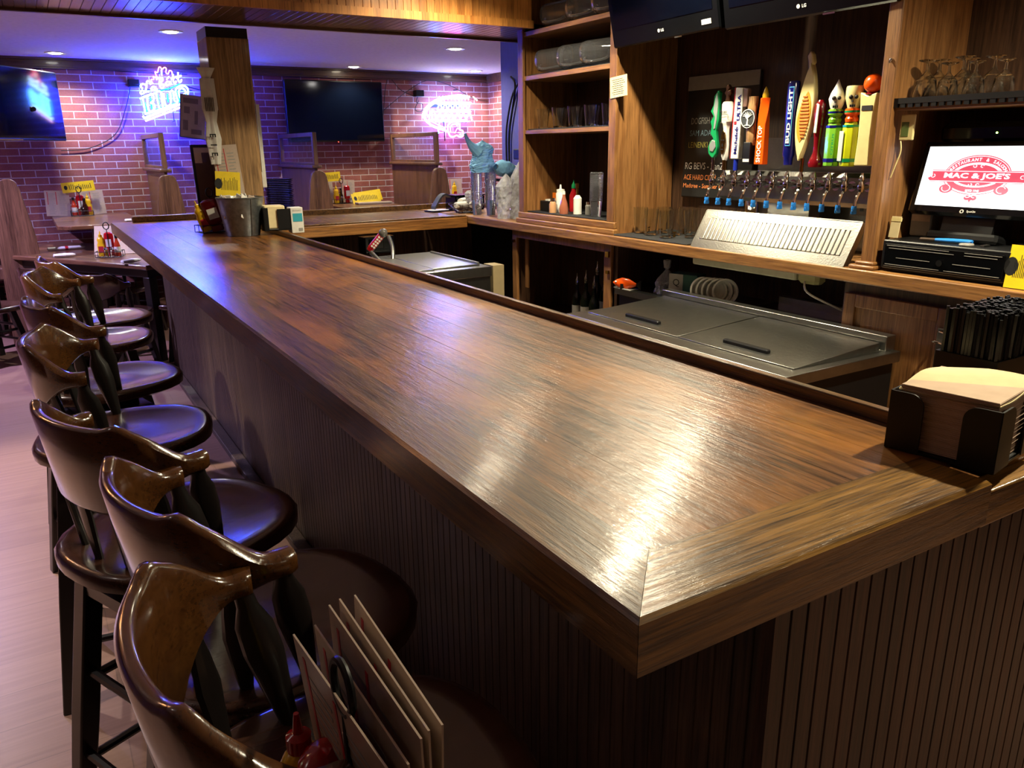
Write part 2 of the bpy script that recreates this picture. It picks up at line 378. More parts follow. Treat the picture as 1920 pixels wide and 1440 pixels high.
# recessed cans: trim ring + glowing lens, and the lamp itself
lensm = {PALE: emi('pale lamp lens', (1, .88, .8), 26), LILAC: emi('added lilac fill lens', (.85, .8, 1), 26), WARM: emi('warm lamp lens', (1, .86, .62), 26), COOL: emi('cool lamp lens', (1, .96, .9), 26)}
ringm = pbr('white lamp trim', '#cfccc6', .5)
for i, (x, y, z, w, c, lab) in enumerate(CANS):
    lab = lab or ['recessed ceiling light hidden above the soffit', 'recessed ceiling light above the beer taps', 'recessed ceiling light above the near bar end', 'recessed ceiling light above the far bar aisle', 'recessed ceiling light behind the near bar end', 'recessed ceiling light above the middle of the aisle', 'added lilac fill light above the dining chairs', 'recessed ceiling light above the aisle floor'][i-5]
    o = thing('ceiling_light', lab, 'ceiling light', (x, y, z), 0, 'recessed ceiling lights')
    MB().lathe([(.055, -.004), (.085, -.006), (.088, 0), (.055, .0)], n=28, caps=False).build('trim_ring', ringm, o)
    MB().lathe([(.0001, -.012), (.035, -.011), (.055, -.004)], n=28).build('lens', lensm[c], o)
    ld = bpy.data.lights.new('lamp', 'SPOT'); ld.energy = w*1.25; ld.color = c; ld.spot_size = {NARROW: 1.15, NARROW-2: 1.75}.get(i, 2.5); ld.spot_blend = .6; ld.shadow_soft_size = .045
    lo = bpy.data.objects.new('lamp_glow', ld); COL.objects.link(lo); lo.location = (x, y, z-.03)

# ---------------------------------------------------------------- bar: top and front
bt = thing('bar_counter', 'long varnished oak bar top with mitred border running the whole room', 'bar counter', (.9, 3.6, 1.07))
def bl(mb): return off(mb, .9, 3.6, 1.07)
def slab(P, Q, z0, z1, r=.006):
    """board with only its outer top and bottom arris eased: P outline, Q outline of the eased faces"""
    return MB().loft([[(x, y, z0) for x, y in Q], [(x, y, z0+r) for x, y in P], [(x, y, z1-r) for x, y in P], [((x+2*a)/3, (y+2*b)/3, z1-r*.3) for (x, y), (a, b) in zip(P, Q)], [(x, y, z1) for x, y in Q]])
fb = MB()
for k in range(5): fb.box(.6145+k*.1363, .6145+(k+1)*.1363-.0007, .6903, 6.552, 1.03, 1.07)
fb.box(1.296, 2.1, .625, .86, 1.03, 1.07)
bl(fb).build('field_boards', M_['bar'], bt, smooth=False)
e = .006
bl(slab([(.5, .573), (.614, .69), (.614, 6.5525), (.5, 6.67)], [(.5+e, .573+e), (.614, .69), (.614, 6.5525), (.5+e, 6.67-e)], .99, 1.0703)).build('side_border', M_['bar_edge'], bt, smooth=False)
bl(slab([(.5007, .573), (1.2, .573), (1.2, .69), (.6152, .6895)], [(.5007+e, .573+e), (1.2-e, .573+e), (1.2-e, .69), (.6147, .69)], .99, 1.0703)).build('end_border', M_['bar_end'], bt, smooth=False)
bl(slab([(.5007, 6.67), (.6147, 6.5525), (1.3, 6.5525), (1.3, 6.67)], [(.5007+e, 6.67-e), (.6147, 6.5525), (1.3, 6.5525), (1.3, 6.67-e)], .99, 1.0703)).build('far_border', M_['bar_end'], bt, smooth=False)
bl(MB().box(1.201, 2.1, .58, .624, .985, 1.046)).build('end_ledge', M_['bar_end'], bt, bevel=.004)
bl(MB().box(1.297, 1.318, .79, 5.47, .99, 1.095)).build('inner_rail', M_['bar_edge'], bt, bevel=.003)
bl(MB().box(.64, 1.3, 6.56, 6.60, 1.07, 1.115)).build('drink_rail', M_['bar_edge'], bt, bevel=.006)
bb_ = thing('bar_partition', 'dark stained beadboard base of the bar under the oak top', 'bar base', (.76, .6, 0))
o = off(bead(MB(), .60, 6.3, .0, .989, .76, 1, 'y', pitch=.034), .76, .6, 0).build('front_panel', M_['bead_y'], bb_, smooth=False)
off(bead(MB(), .757, 2.1, 0, .984, .597, 1, 'x', pitch=.034, g=.005, d=.006), .76, .6, 0).build('end_panel', M_['bead'], bb_, smooth=False)
off(MB().box(.76, 1.27, 6.28, 6.30, 0, .989), .76, .6, 0).build('far_panel', M_['bead'], bb_)
off(MB().box(1.25, 1.27, .9, 5.5, 0, .989), .76, .6, 0).build('service_panel', M_['blk'], bb_)
off(MB().box(.704, .758, .60, 6.28, 0, .035), .76, .6, 0).build('toe_board', M_['bead_y'], bb_, bevel=.003)

# ---------------------------------------------------------------- far service counter
fc = thing('side_counter', 'oak topped counter joining the bar to the back counter', 'counter', (2.1, 5.95, 0))
def fo(mb): return off(mb, 2.1, 5.95, 0)
fo(MB().box(1.32, 2.881, 5.50, 6.39, 1.03, 1.066)).build('counter_top', M_['bar_edge'], fc, bevel=.003)
fo(MB().box(1.32, 2.881, 5.462, 5.50, .985, 1.063)).build('front_fascia', M_['oak_x'], fc, bevel=.004)
fo(MB().box(1.32, 2.881, 5.475, 5.53, 1.066, 1.076)).build('front_lip', M_['bar_edge'], fc, bevel=.003)
fo(MB().box(1.32, 3.3, 6.39, 6.43, 1.04, 1.108)).build('back_rail', M_['bar_edge'], fc, bevel=.004)
fo(MB().box(1.32, 3.38, 6.30, 6.36, 0, 1.03)).build('back_panel', M_['bead'], fc)
fo(MB().box(3.36, 3.38, 5.45, 6.30, 0, 1.015)).build('added_dark_panel', M_['blk'], fc)  # black sheet added to keep the gap under the counters dark

# ---------------------------------------------------------------- booths along the brick wall
def booth_divider(x, lab, ymin=7.85, full=True):
    o = thing('booth_divider', lab, 'booth divider', (x, 8.4, 0), 0, 'high backed booth dividers along the brick wall')
    y0, y1 = ymin-8.4, 9.08-8.4
    if full:
        MB().box(-.012, .012, y0+.02, y1, .0, 1.40).build('back_panel', M_['booth'], o)
        MB().rbox(-.05, .05, y0-.02, y1, 1.40, 1.43, .008).build('cap_rail', M_['booth'], o)
        f = MB().box(-.02, .02, y0, y0+.055, 1.43, 1.74).box(-.02, .02, y1-.05, y1, 1.43, 1.74).box(-.02, .02, y0+.055, y1-.05, 1.70, 1.74).box(-.02, .02, y0+.055, y1-.05, 1.43, 1.455)
        f.build('pane_frame', M_['booth'], o, bevel=.003)
        MB().box(-.003, .003, y0+.055, y1-.05, 1.455, 1.70).build('clear_pane', M_['acryl'], o)
    prof = []
    for s, w, z in ((1, .135, 0), (1, .12, .95), (1, .082, 1.30)): prof.append((w, z))
    arc = [(.072*math.cos(a)+.0, 1.33+.05*math.sin(a)) for a in [k*PI/10 for k in range(11)]]
    pts = [(.17, 0), (.14, .9), (.085, 1.29)]+arc+[(-.085, 1.29), (-.14, .9), (-.17, 0)]
    mb = MB(); mb.loft([[(p[0], y0-.05, p[1]) for p in pts], [(p[0], y0, p[1]) for p in pts]])
    mb.build('end_board', M_['booth'], o, bevel=.006)
    sb = MB().box(-.42, -.03, y0+.02, y1, .55, .66).box(.03, .42, y0+.02, y1, .55, .66); sb.build('bench_seat', M_['booth'], o, bevel=.015)
    return o
booth_divider(1.10, 'booth divider with clear pane left of the wooden post')
booth_divider(2.485, 'booth divider with clear pane between post and big dark television')
booth_divider(3.806, 'booth divider with clear pane below the football neon sign')
booth_divider(-.13, 'tapered booth end board cut by the left photo edge', full=False)
def booth_table(x0, x1, lab):
    o = thing('booth_table', lab, 'booth table', ((x0+x1)/2, 8.35, 0)); w = (x1-x0)/2
    poly = [(-w, .73), (-w, -.65), (-w+.1, -.75), (w-.1, -.75), (w, -.65), (w, .73)]
    MB().prism(poly, .955, .99).build('table_top', M_['table'], o, bevel=.006)
    MB().cyl((0, .0, .02), (0, 0, .955), .045).build('pedestal', M_['legs'], o)
    MB().lathe([(.28, 0), (.28, .02), (.05, .05)], n=24).build('foot', M_['legs'], o)
booth_table(.17, .84, 'booth table below the left neon sign, left of the post')
booth_table(2.83, 3.50, 'booth table between the two right booth dividers')
booth_table(4.15, 4.80, 'booth table at the far right behind the basket')

# ---------------------------------------------------------------- televisions
def tv(name, lab, loc, rot, w, h, logo=None, th=.05, sticker=False, led=None, bez=.012, chin=.018, group=None):
    o = thing(name, lab, 'television', loc, 0, group, rot)
    MB().rbox(-w/2, w/2, 0, th, -h/2, h/2, .008).build('housing', M_['blkgloss'] if chin > .03 else M_['blk'], o)
    MB().box(-w/2+bez, w/2-bez, -.002, .004, -h/2+chin, h/2-bez).build('screen', M_['screen'], o)
    MB().box(-.15, .15, th, th+.06, -.12, .12).build('mount', M_['blk'], o)
    if logo:
        mb = MB().text(logo, (.012, -.002, -h/2+chin*.5), (1, 0, 0), (0, 0, 1), h=.014, depth=.001, bold=.03)
        mb.lathe([(.0085, 0), (.0085, .001)], n=16, M=Matrix.Translation((-.018, -.0008, -h/2+chin*.5)) @ Matrix.Rotation(PI/2, 4, 'X')); mb.build('logo', M_['white'], o)
        MB().box(.10, .155, -.003, 0, -h/2-.004, -h/2+.003).build('silver_accent', M_['chrome'], o)
    if sticker: MB().box(w/2-.12, w/2-.055, -.0025, 0, -h/2+.03, -h/2+.052).build('sticker', M_['paper'], o)
    if led: MB().box(-.004, .004, -.003, 0, -h/2-.004, -h/2).build('power_light', emi('red power led', (1, .05, .03), 8), o)
    return o
tv('television', 'large dark flat television on the brick wall right of the post', (3.125, 9.0, 1.985), (0, 0, 0), 1.13, .65, led=True)
tv('television', 'wall television at the left photo edge, mirroring the neon sign', (.10, 8.33, 1.985), (0, 0, math.radians(55)), 1.06, .60, chin=.022)
t2 = bpy.data.objects['television.001']; MB().box(-.45, -.1, -.006, 0, -.298, -.290).build('silver_strip', M_['chrome'], t2)
MB().tube(catmull([(.17, 8.40, 1.95), (.1, 8.8, 1.95), (.02, 9.1, 1.95)]), .02).build('television_arm', M_['blk']); tag(bpy.data.objects['television_arm'], 'black wall bracket holding the left television', 'bracket')

# ---------------------------------------------------------------- neon signs
def neon(o, name, strokes, A, col, s, r, Y, smooth=4, close=False):
    mb = MB()
    for st in strokes:
        p3 = [(A[0][0]*u+A[1][0]*v+A[2][0], Y, A[0][1]*u+A[1][1]*v+A[2][1]) for u, v in st]
        p3 = [Vector(p)-o.location for p in p3]
        mb.tube(catmull(p3, smooth) if smooth > 1 else p3, r, 8)
    return mb.build(name, emi(name+' glow', col, s), o)
AL = [[0.00045, 9e-06], [-6e-05, -0.000454], [1.043299, 2.45603]]
nl = thing('neon_sign', 'blue and white neon beer sign topped by a red leaf outline', 'neon sign', (1.35, 9.0, 2.15))
nW, nC = (.6, .95, 1), (.22, .75, 1)
neon(nl, 'leaf_tube', [[(515, 525), (478, 440), (535, 430), (525, 370), (600, 410), (560, 275), (610, 290), (640, 185), (675, 185), (700, 225), (750, 185), (790, 205), (785, 290), (830, 315), (855, 250), (905, 265), (915, 335)], [(520, 525), (480, 450)]], AL, (1, .14, .22), 6, .005, 8.95, 3)
neon(nl, 'leaf_stem', [[(690, 240), (700, 350)], [(620, 395), (590, 440)], [(850, 370), (800, 430)]], AL, (.9, .9, .6), 7, .006, 8.95, 2)
neon(nl, 'script_tube', [
 [(470, 540), (440, 470), (395, 480), (385, 590), (350, 690), (290, 735), (262, 700), (300, 660), (360, 690), (440, 680)], [(390, 560), (310, 525), (265, 575), (310, 625)],
 [(570, 590), (520, 580), (480, 630), (510, 665), (560, 620), (575, 585), (575, 640), (610, 630)],
 [(640, 520), (690, 480), (720, 425), (690, 395), (655, 430), (655, 540), (690, 610), (735, 590), (725, 530), (670, 545)],
 [(860, 480), (815, 475), (780, 520), (805, 560), (850, 530), (868, 480), (872, 535), (910, 520)],
 [(930, 320), (940, 470), (975, 505), (1000, 460)], [(890, 420), (1005, 370)],
 [(1035, 280), (1045, 450), (1085, 485), (1112, 430)], [(1000, 405), (1105, 345)]], AL, nW, 6, .007, 8.95)
neon(nl, 'letter_tube', [
 [(250, 830), (370, 775), (560, 720)], [(305, 810), (340, 1000), (365, 1160)],
 [(400, 800), (410, 960), (440, 1080), (510, 1080), (555, 1010), (530, 930), (470, 920), (525, 870), (530, 780), (470, 735), (400, 790)],
 [(585, 700), (610, 860), (655, 1060)], [(575, 700), (640, 670), (690, 700)], [(690, 700), (700, 860), (730, 1030)],
 [(735, 720), (760, 900), (800, 980), (870, 960), (890, 880), (870, 700), (850, 690)], [(850, 700), (930, 665), (960, 860), (1040, 905)],
 [(1065, 770), (1190, 725), (1180, 650), (1120, 610), (1060, 650), (1065, 770), (1120, 830), (1215, 790)],
 [(1040, 880), (1000, 760), (990, 650), (1050, 580), (1140, 555), (1225, 600), (1250, 700), (1215, 960)],
 [(360, 1150), (560, 1085), (1030, 930)]], AL, nC, 9, .0075, 8.95)
neon(nl, 'white_bar_tube', [[(310, 1190), (345, 1230), (1200, 905)]], AL, (.5, .85, 1), 7, .010, 8.95, 1)
neon(nl, 'red_bar_tube', [[(360, 1290), (1200, 975)]], AL, (1, .5, .6), 5, .008, 8.95, 1)
neon(nl, 'added_blue_glow_tube', [[(330, 850), (380, 1130), (560, 1060), (1180, 850), (1200, 680), (1130, 600)], [(350, 900), (400, 1100)], [(470, 800), (500, 1040)], [(620, 740), (660, 1000)], [(700, 760), (730, 960)], [(820, 720), (840, 900)], [(930, 720), (960, 880)], [(1010, 640), (1080, 860)], [(560, 690), (900, 600), (1080, 520)]], AL, (0, .005, 1), 640, .006, 8.975, 2)  # extra deep blue tubes added behind the letters to tint wall and ceiling
fr = MB()
for x in (1.14, 1.40): fr.tube([(x-1.35, 0.08, -.28), (x-1.35, -.03, -.28), (x-1.35, -.03, .05)], .004)
fr.tube([(-.22, -.03, .02), (.26, -.03, .02)], .004).tube([(.20, -.04, .06), (.36, -.04, .02)], .005).tube([(-.22, -.04, .05), (-.28, -.04, .07)], .005)
fr.build('wire_frame', M_['blk'], nl)
AF = [[0.000899, 7e-06], [-3.1e-05, -0.000762], [3.518733, 2.531828]]
nf = thing('neon_sign', 'white neon football sign with a pink helmet at its foot', 'neon sign', (4.5, 9.0, 2.0))
arc = [(1440, 490), (1300, 470), (1120, 490), (960, 535), (840, 610), (775, 690), (752, 770), (800, 860), (900, 930), (1075, 990)]
neon(nf, 'oval_tube', [arc, [(x+22, y+16) for x, y in arc[2:]]], AF, (.9, 1, .8), 4, .010, 8.95)
neon(nf, 'red_tube', [[(1000, 545), (900, 590), (830, 660), (800, 740), (812, 800)], [(860, 855), (960, 910), (1075, 960)]], AF, (1, .2, .3), 5, .006, 8.94)
neon(nf, 'lace_tube', [[(980+i*26, 490+(i % 2)*50) for i in range(18)], [(1490, 490), (1555, 545)]], AF, (1, .6, .5), 6, .007, 8.94, 2)
def zig(x0, x1, y0, y1, n): return [(x0+(x1-x0)*i/n, y0 if i % 2 else y1) for i in range(n+1)]
neon(nf, 'letter_tube', [zig(960, 1450, 590, 690, 13), [(960, 600), (1440, 600)], [(960, 690), (1450, 690)], zig(950, 1480, 720, 840, 12), [(950, 770), (1460, 770)], [(960, 845), (1400, 845)], [(835, 840), (860, 710), (910, 710), (930, 820), (840, 845)], [(880, 700), (885, 840)]], AF, (.8, 1, 1), 5, .008, 8.95, 2)
neon(nf, 'added_blue_glow_tube', [[(1000, 870), (985, 1040)], [(950, 575), (1480, 575)], [(900, 715), (1480, 715)], [(940, 860), (1450, 860)]], AF, (.01, .09, 1), 90, .006, 8.975, 2)  # added blue tubes, not part of the sign, for more ceiling glow
neon(nf, 'helmet_tube', [[(1110, 1000), (1112, 920), (1160, 875), (1230, 870), (1285, 920), (1290, 985), (1335, 1010), (1338, 1080), (1290, 1095), (1240, 1075), (1190, 1095), (1140, 1080), (1110, 1000)]], AF, (1, .15, .35), 9, .009, 8.94)
neon(nf, 'face_mask_tube', [[(1215, 1040), (1255, 965), (1290, 1000)], [(1260, 1030), (1325, 1040)], [(1280, 1060), (1320, 1065)]], AF, (.6, .1, .9), 5, .006, 8.94)
neon(nf, 'inner_tube', [[(1150, 1030), (1150, 950), (1180, 910), (1230, 905), (1255, 940)]], AF, (.6, .4, 1), 4, .007, 8.94)
MB().box(-.18, .2, .04, .07, .05, .08).tube([(-.06, -.03, -.1), (-.06, .08, -.1)], .006).tube([(.15, -.03, .25), (.15, .08, .25)], .006).tube([(-.06, -.04, -.1), (-.05, -.04, -.34)], .006).build('wire_frame', M_['blk'], nf)
for (x, z, lab) in ((1.08, 2.23, 'dark power supply box left of the blue neon sign'), (4.17, 2.20, 'dark power supply box left of the football neon sign')):
    tag(MB().rbox(x-.05, x+.05, 9.0, 9.1, z-.035, z+.035).build('power_box', M_['blk']), lab, 'power box')
def cord(pts, lab, r=.004, name='power_cord'):
    tag(MB().tube(catmull(pts, 6), r, 6).build(name, M_['blk']), lab, 'cord')
cord([(.15, 9.08, 2.30), (.45, 9.08, 2.37), (1.0, 9.08, 2.34), (1.6, 9.08, 2.33)], 'black cord looping under the crown trim to the left')
cord([(1.05, 9.08, 2.2), (.98, 9.08, 2.0), (.85, 9.08, 1.75), (.6, 9.08, 1.62), (.35, 9.08, 1.60)], 'black cord drooping on the brick from the left power box')
cord([(3.69, 9.08, 1.98), (4.0, 9.08, 2.2), (4.3, 9.07, 2.35), (4.6, 9.07, 2.3), (4.9, 9.08, 2.17), (5.13, 9.08, 2.13)], 'black cord arching over the football neon sign')
cord([(3.72, 9.08, 1.95), (3.76, 9.07, 2.25), (3.82, 9.07, 2.36), (3.95, 9.08, 2.24), (4.12, 9.08, 2.17)], 'black cord between big television and right power box')
cord([(4.17, 9.07, 2.17), (4.14, 9.06, 2.1), (4.22, 9.06, 2.08), (4.20, 9.06, 2.0), (4.12, 9.06, 2.02), (4.17, 9.06, 2.12)], 'coiled black cord under the right power box')
# ---------------------------------------------------------------- captain's stools and chairs
def smooth(a, b, x): x = max(0, min(1, (x-a)/(b-a))); return x*x*(3-2*x)
def make_chair(name, label, cat, loc, rz, group, seat=.78, swivel=True, arm=None, rail='railD', bx=1.0):
    """saddle seat, U shaped bentwood rail with swooping arms, paddle spindles, splayed legs"""
    o = thing(name, label, cat, loc, rz, group); A = (arm or seat+.24)-1.02
    N = 44; rings = []
    for i in range(N+1):
        u = -1+2*i/N; th = math.radians(97)*u; s = abs(u)
        px, py = -.03-.128*math.cos(th)*bx, .212*math.sin(th)
        n = Vector((-math.cos(th)*1.15, math.sin(th), 0)).normalized()
        k = 1-smooth(.43, .86, s)
        zt = 1.015+.066*k+.010*math.exp(-((s-.41)/.06)**2); zb = .978-.082*(1-smooth(.2, .88, s))
        zt += A; zb += A; w = .0115+.0095*smooth(.45, .9, s)
        if s > .97: w *= .75
        out = .022*k; c = Vector((px, py, 0)); h = zt-zb; e = .008
        sec = [(-w, zb+e, 0), (-w*.5, zb, 0), (w*.5, zb, 0), (w, zb+e, 0), (w, zb+h*.5, .5), (w, zt-e, 1), (w*.5, zt, 1), (-w*.5, zt, 1), (-w, zt-e, 1), (-w, zb+h*.5, .5)]
        rings.append([c+n*(q+out*f)+Vector((0, 0, z)) for q, z, f in sec])
    MB().loft(rings).build('back_rail', M_[rail], o, ang=1.0)
    top = seat; NN = 32; mb = MB(); rs = []
    def out_(a, r): 
        c, s_ = math.cos(a), math.sin(a); e = 2.5
        q = (abs(c)**e+abs(s_)**e)**(-1/e); return (r*.242*c*q+.042, r*.222*s_*q)
    for r, dz in ((.9, -.045), (1.0, -.034), (1.01, -.012), (.985, -.003), (.93, 0), (.8, -.005), (.55, -.014), (.3, -.016), (.02, -.010)):
        rs.append([(out_(2*PI*k/NN, r)[0], out_(2*PI*k/NN, r)[1], top+dz) for k in range(NN)])
    mb.loft(rs).build('seat', M_['stool'], o, ang=1.0)
    for sg in (1, -1):          # front paddle posts
        b0 = Vector((.01, .180*sg, seat-.01)); b1 = Vector((-.03, .206*sg, .99+A)); H = b1-b0; mb = MB(); rg = []
        for f, rx, ry in ((0, .013, .013), (.12, .016, .015), (.3, .021, .018), (.55, .028, .018), (.75, .026, .017), (.88, .015, .014), (1, .013, .013)):
            c = b0+H*f; rg.append([c+Vector((rx*math.cos(2*PI*k/12), ry*math.sin(2*PI*k/12), 0)) for k in range(12)])
        mb.loft(rg).build('arm_post', M_['legs'], o)
    for a in (-58, -29, 0, 29, 58):
        t_ = math.radians(a); b0 = Vector((-.01-.135*math.cos(t_), .18*math.sin(t_), seat-.01)); b1 = Vector((-.03-.132*math.cos(t_), .212*math.sin(t_), .95+A)); H = b1-b0; rg = []
        tg = Vector((math.sin(t_), math.cos(t_), 0)); nn = Vector((math.cos(t_), -math.sin(t_), 0))
        for f, w in ((0, .010), (.25, .015), (.6, .021), (.85, .016), (1, .011)):
            c = b0+H*f; rg.append([c+tg*w*math.cos(2*PI*k/8)+nn*.008*math.sin(2*PI*k/8) for k in range(8)])
        MB().loft(rg).build('spindle', M_['legs'], o)
    zt = seat-.045
    if swivel: MB().rbox(-.1, .1, -.1, .1, zt-.055, zt, .004).build('swivel_plate', M_['blk'], o); zt -= .055
    f0, f1 = (.12, .205) if swivel else (.13, .19)
    for sx in (1, -1):
        for sy in (1, -1):
            a = Vector((f0*sx, f0*sy, zt)); b_ = Vector((f1*sx, f1*sy, 0)); rg = []
            for f, w in ((0, .022), (.5, .023), (1, .019)):
                c = a+(b_-a)*f; rg.append([c+Vector((w*p, w*q, 0)) for p, q in ((-1, -1), (1, -1), (1, 1), (-1, 1))])
            MB().loft(rg).build('leg', M_['legs'], o, bevel=.004)
    def lp(sx, sy, z): f = 1-z/zt; k = f0+(f1-f0)*f; return Vector((k*sx, k*sy, z))
    for z in ((.20, .42) if swivel else (.14, .26)):
        for a, b_ in (((1, 1), (1, -1)), ((1, -1), (-1, -1)), ((-1, -1), (-1, 1)), ((-1, 1), (1, 1))):
            zz = z+(.03 if a[0] == b_[0] else 0)
            MB().cyl(lp(*a, zz), lp(*b_, zz), .011, n=8).build('stretcher', M_['legs'], o)
    if swivel: MB().box(-f0-.02, f0+.02, -f0-.02, f0+.02, zt-.03, zt).build('apron', M_['legs'], o)
    return o
G = 'captain style bar stools along the bar'
R = math.radians
s0 = make_chair('bar_stool', 'nearest wooden bar stool with a honey brown rail, holding menus and condiments', 'bar stool', (.193, .812, 0), R(-1), G, rail='rail')
dup(s0, (.219, 1.263, 0), R(11.6), 'second nearest bar stool, right behind the one holding the menus', G)
for x, y, a, lab in ((.141, 1.735, 24, 'third nearest bar stool with a wide dark rail and visible floor legs'), (.100, 2.51, -8, 'fourth nearest bar stool with golden inner rail, empty shiny seat'),
    (.112, 3.14, 14, 'fifth nearest bar stool, dark outer rail turned to the camera'), (.113, 3.93, -12, 'sixth nearest bar stool, honey inner rail, behind the fifth stool'), (.172, 4.42, 12, 'farthest bar stool of the row, nearest to the dining table')):
    dup(s0, (x, y, 0), R(a), lab, G)
GD = 'captain style dining chairs around the walnut table'
c0 = make_chair('dining_chair', 'low dining chair tucked under the near edge of the walnut table', 'dining chair', (.07, 7.02, 0), R(58), GD, seat=.45, swivel=False, arm=.69)
for x, y, a, lab in ((-.43, 7.22, 35, 'dining chair cut by the left photo edge, legs on the open floor'), (.40, 6.40, 40, 'dining chair between the table and the farthest bar stool'),
    (.63, 7.68, -125, 'dining chair behind the table with its light seat showing under the table top'), (.98, 6.62, 170, 'dining chair at the table corner beside the far end of the bar'), (-.30, 8.75, -60, 'dining chair beyond the table near the left booth end')):
    dup(c0, (x, y, 0), R(a), lab, GD)

dt = thing('dining_table', 'long walnut laminate dining table between the bar end and the booths', 'dining table', (.43, 7.63, 0), math.atan2(-1.93, 1.22))
L, W = 2.28, .86
MB().box(-L/2, L/2, -W/2, W/2, .725, .762).build('table_top', M_['table'], dt, bevel=.008)
MB().box(-L/2+.06, L/2-.06, -W/2+.05, W/2-.05, .66, .725).build('apron', M_['legs'], dt)
for sx in (1, -1):
    for sy in (1, -1): MB().box(sx*(L/2-.08)-.035, sx*(L/2-.08)+.035, sy*(W/2-.08)-.035, sy*(W/2-.08)+.035, 0, .66).build('leg', M_['legs'], dt, bevel=.004)

# ---------------------------------------------------------------- condiments
def bottle(name, lab, loc, kind, rz=0, group=None, rot=None, s=1):
    o = thing(name, lab, 'bottle', loc, rz, group, rot)
    kr = M_['dred' if kind == 'ketchup_d' else 'red']
    if kind.startswith('ketchup'):     # squat squeeze bottle standing on its wide cap
        MB().lathe([(.001, 0), (.024, 0), (.026, .006), (.024, .032), (.015, .036)], n=20, sy=.75).build('cap', kr, o)
        MB().lathe([(.016, .034), (.032, .05), (.037, .08), (.034, .12), (.037, .15), (.033, .178), (.018, .188), (.001, .19)], n=24, sy=.65).build('body', kr, o)
        MB().box(-.021, .021, -.0262, -.024, .075, .135).build('label_patch', M_['paper'], o)
    elif kind == 'mustard':
        MB().lathe([(.001, 0), (.03, 0), (.033, .01), (.033, .09), (.026, .11), (.03, .13), (.02, .15), (.012, .155)], n=20, sy=.75).build('body', M_['yel'], o)
        MB().lathe([(.014, .155), (.014, .172), (.006, .176), (.003, .20), (.001, .2)], n=14).build('cap', M_['yel'] if s != 2 else M_['red'], o)
        MB().box(-.02, .02, -.026, -.0245, .03, .08).build('label_patch', M_['redink'], o)
    elif kind == 'hot':
        MB().lathe([(.001, 0), (.022, 0), (.023, .01), (.023, .085), (.018, .105), (.010, .13), (.010, .145)], n=18).build('body', pbr('chilli sauce', '#a8341f', .15, coat=.4), o)
        MB().lathe([(.012, .143), (.012, .168), (.001, .169)], n=14).build('cap', M_['blk'], o)
        MB().lathe([(.0236, .03), (.0236, .075)], n=18, caps=False).build('label_patch', M_['paper'], o)
    elif kind == 'shaker':
        MB().lathe([(.001, 0), (.018, 0), (.017, .04), (.015, .055)], n=12).build('body', M_['glass'], o)
        MB().lathe([(.016, .054), (.016, .065), (.008, .074), (.001, .075)], n=12).build('cap', M_['chrome'], o)
    elif kind == 'steak':
        MB().lathe([(.001, 0), (.026, 0), (.027, .08), (.014, .11), (.012, .14)], n=6).build('body', pbr('brown sauce glass', '#2a0f0a', .1, coat=.5), o)
        MB().lathe([(.0135, .138), (.0135, .16), (.001, .161)], n=12).build('cap', M_['blk'], o)
    return o
def caddy(lab, loc, rz, loop=.27):
    o = thing('condiment_caddy', lab, 'caddy', loc, rz, 'wire condiment caddies')
    mb = MB(); w, d = .095, .06
    P = [(-w, -d), (w, -d), (w, d), (-w, d)]
    for z in (.006, .05): mb.tube([(x, y, z) for x, y in P], .0028, 6, close=True)
    for x, y in P+[(0, -d), (0, d), (-w, 0), (w, 0)]: mb.cyl((x, y, .004), (x, y, .052), .0025, n=6)
    for k in range(-3, 4): mb.cyl((k*.026, -d, .006), (k*.026, d, .006), .0022, n=6)
    mb.build('wire_basket', M_['blk'], o)
    lp = MB().cyl((0, 0, .006), (0, 0, loop-.045), .0035, n=8)
    lp.tube([(.022*math.cos(a)*1.0, 0, loop-.02+.028*math.sin(a)) for a in [k*2*PI/16 for k in range(16)]], .0042, 8, close=True)
    lp.build('loop_handle', M_['blk'], o); return o
def menu(lab, loc, rot, w=.22, h=.36, col='menu', bars=2, group='laminated menus'):
    o = thing('menu', lab, 'menu', loc, 0, group, rot)
    MB().box(-w/2, w/2, -.001, .001, 0, h).build('card', M_[col], o)
    for sx in ((-.8, -.1) if bars == 2 else (-.15,)): MB().box(w/2*sx, w/2*sx+w*.03, -.0016, -.001, h*.45, h*.95).build('red_band', M_['redink'], o)
    mb = MB()
    for c in range(2):
        for k in range(18):
            x0 = -w*.36+c*w*.42; mb.box(x0, x0+w*(.2+.12*random.random()), -.0015, -.001, h*(.07+.047*k), h*(.085+.047*k))
    mb.build('text_lines', M_['grey'], o); return o
def yellow(lab, loc, rot, w=.28, h=.09, group='yellow specials cards'):
    o = thing('specials_card', lab, 'card', loc, 0, group, rot)
    MB().box(-w/2, w/2, -.001, .001, 0, h).build('card', M_['yelc'], o)
    mb = MB().lathe([(h*.22, 0), (h*.22, .0005)], n=16, sx=.7, M=Matrix.Translation((-w*.38, -.001, h*.5)) @ Matrix.Rotation(PI/2, 4, 'X'))
    for k in range(12): mb.box(-w*.27+k*w*.058, -w*.25+k*w*.058, -.0015, -.001, h*.25, h*(.6+.2*random.random()))
    mb.build('print', M_['ink'], o); return o
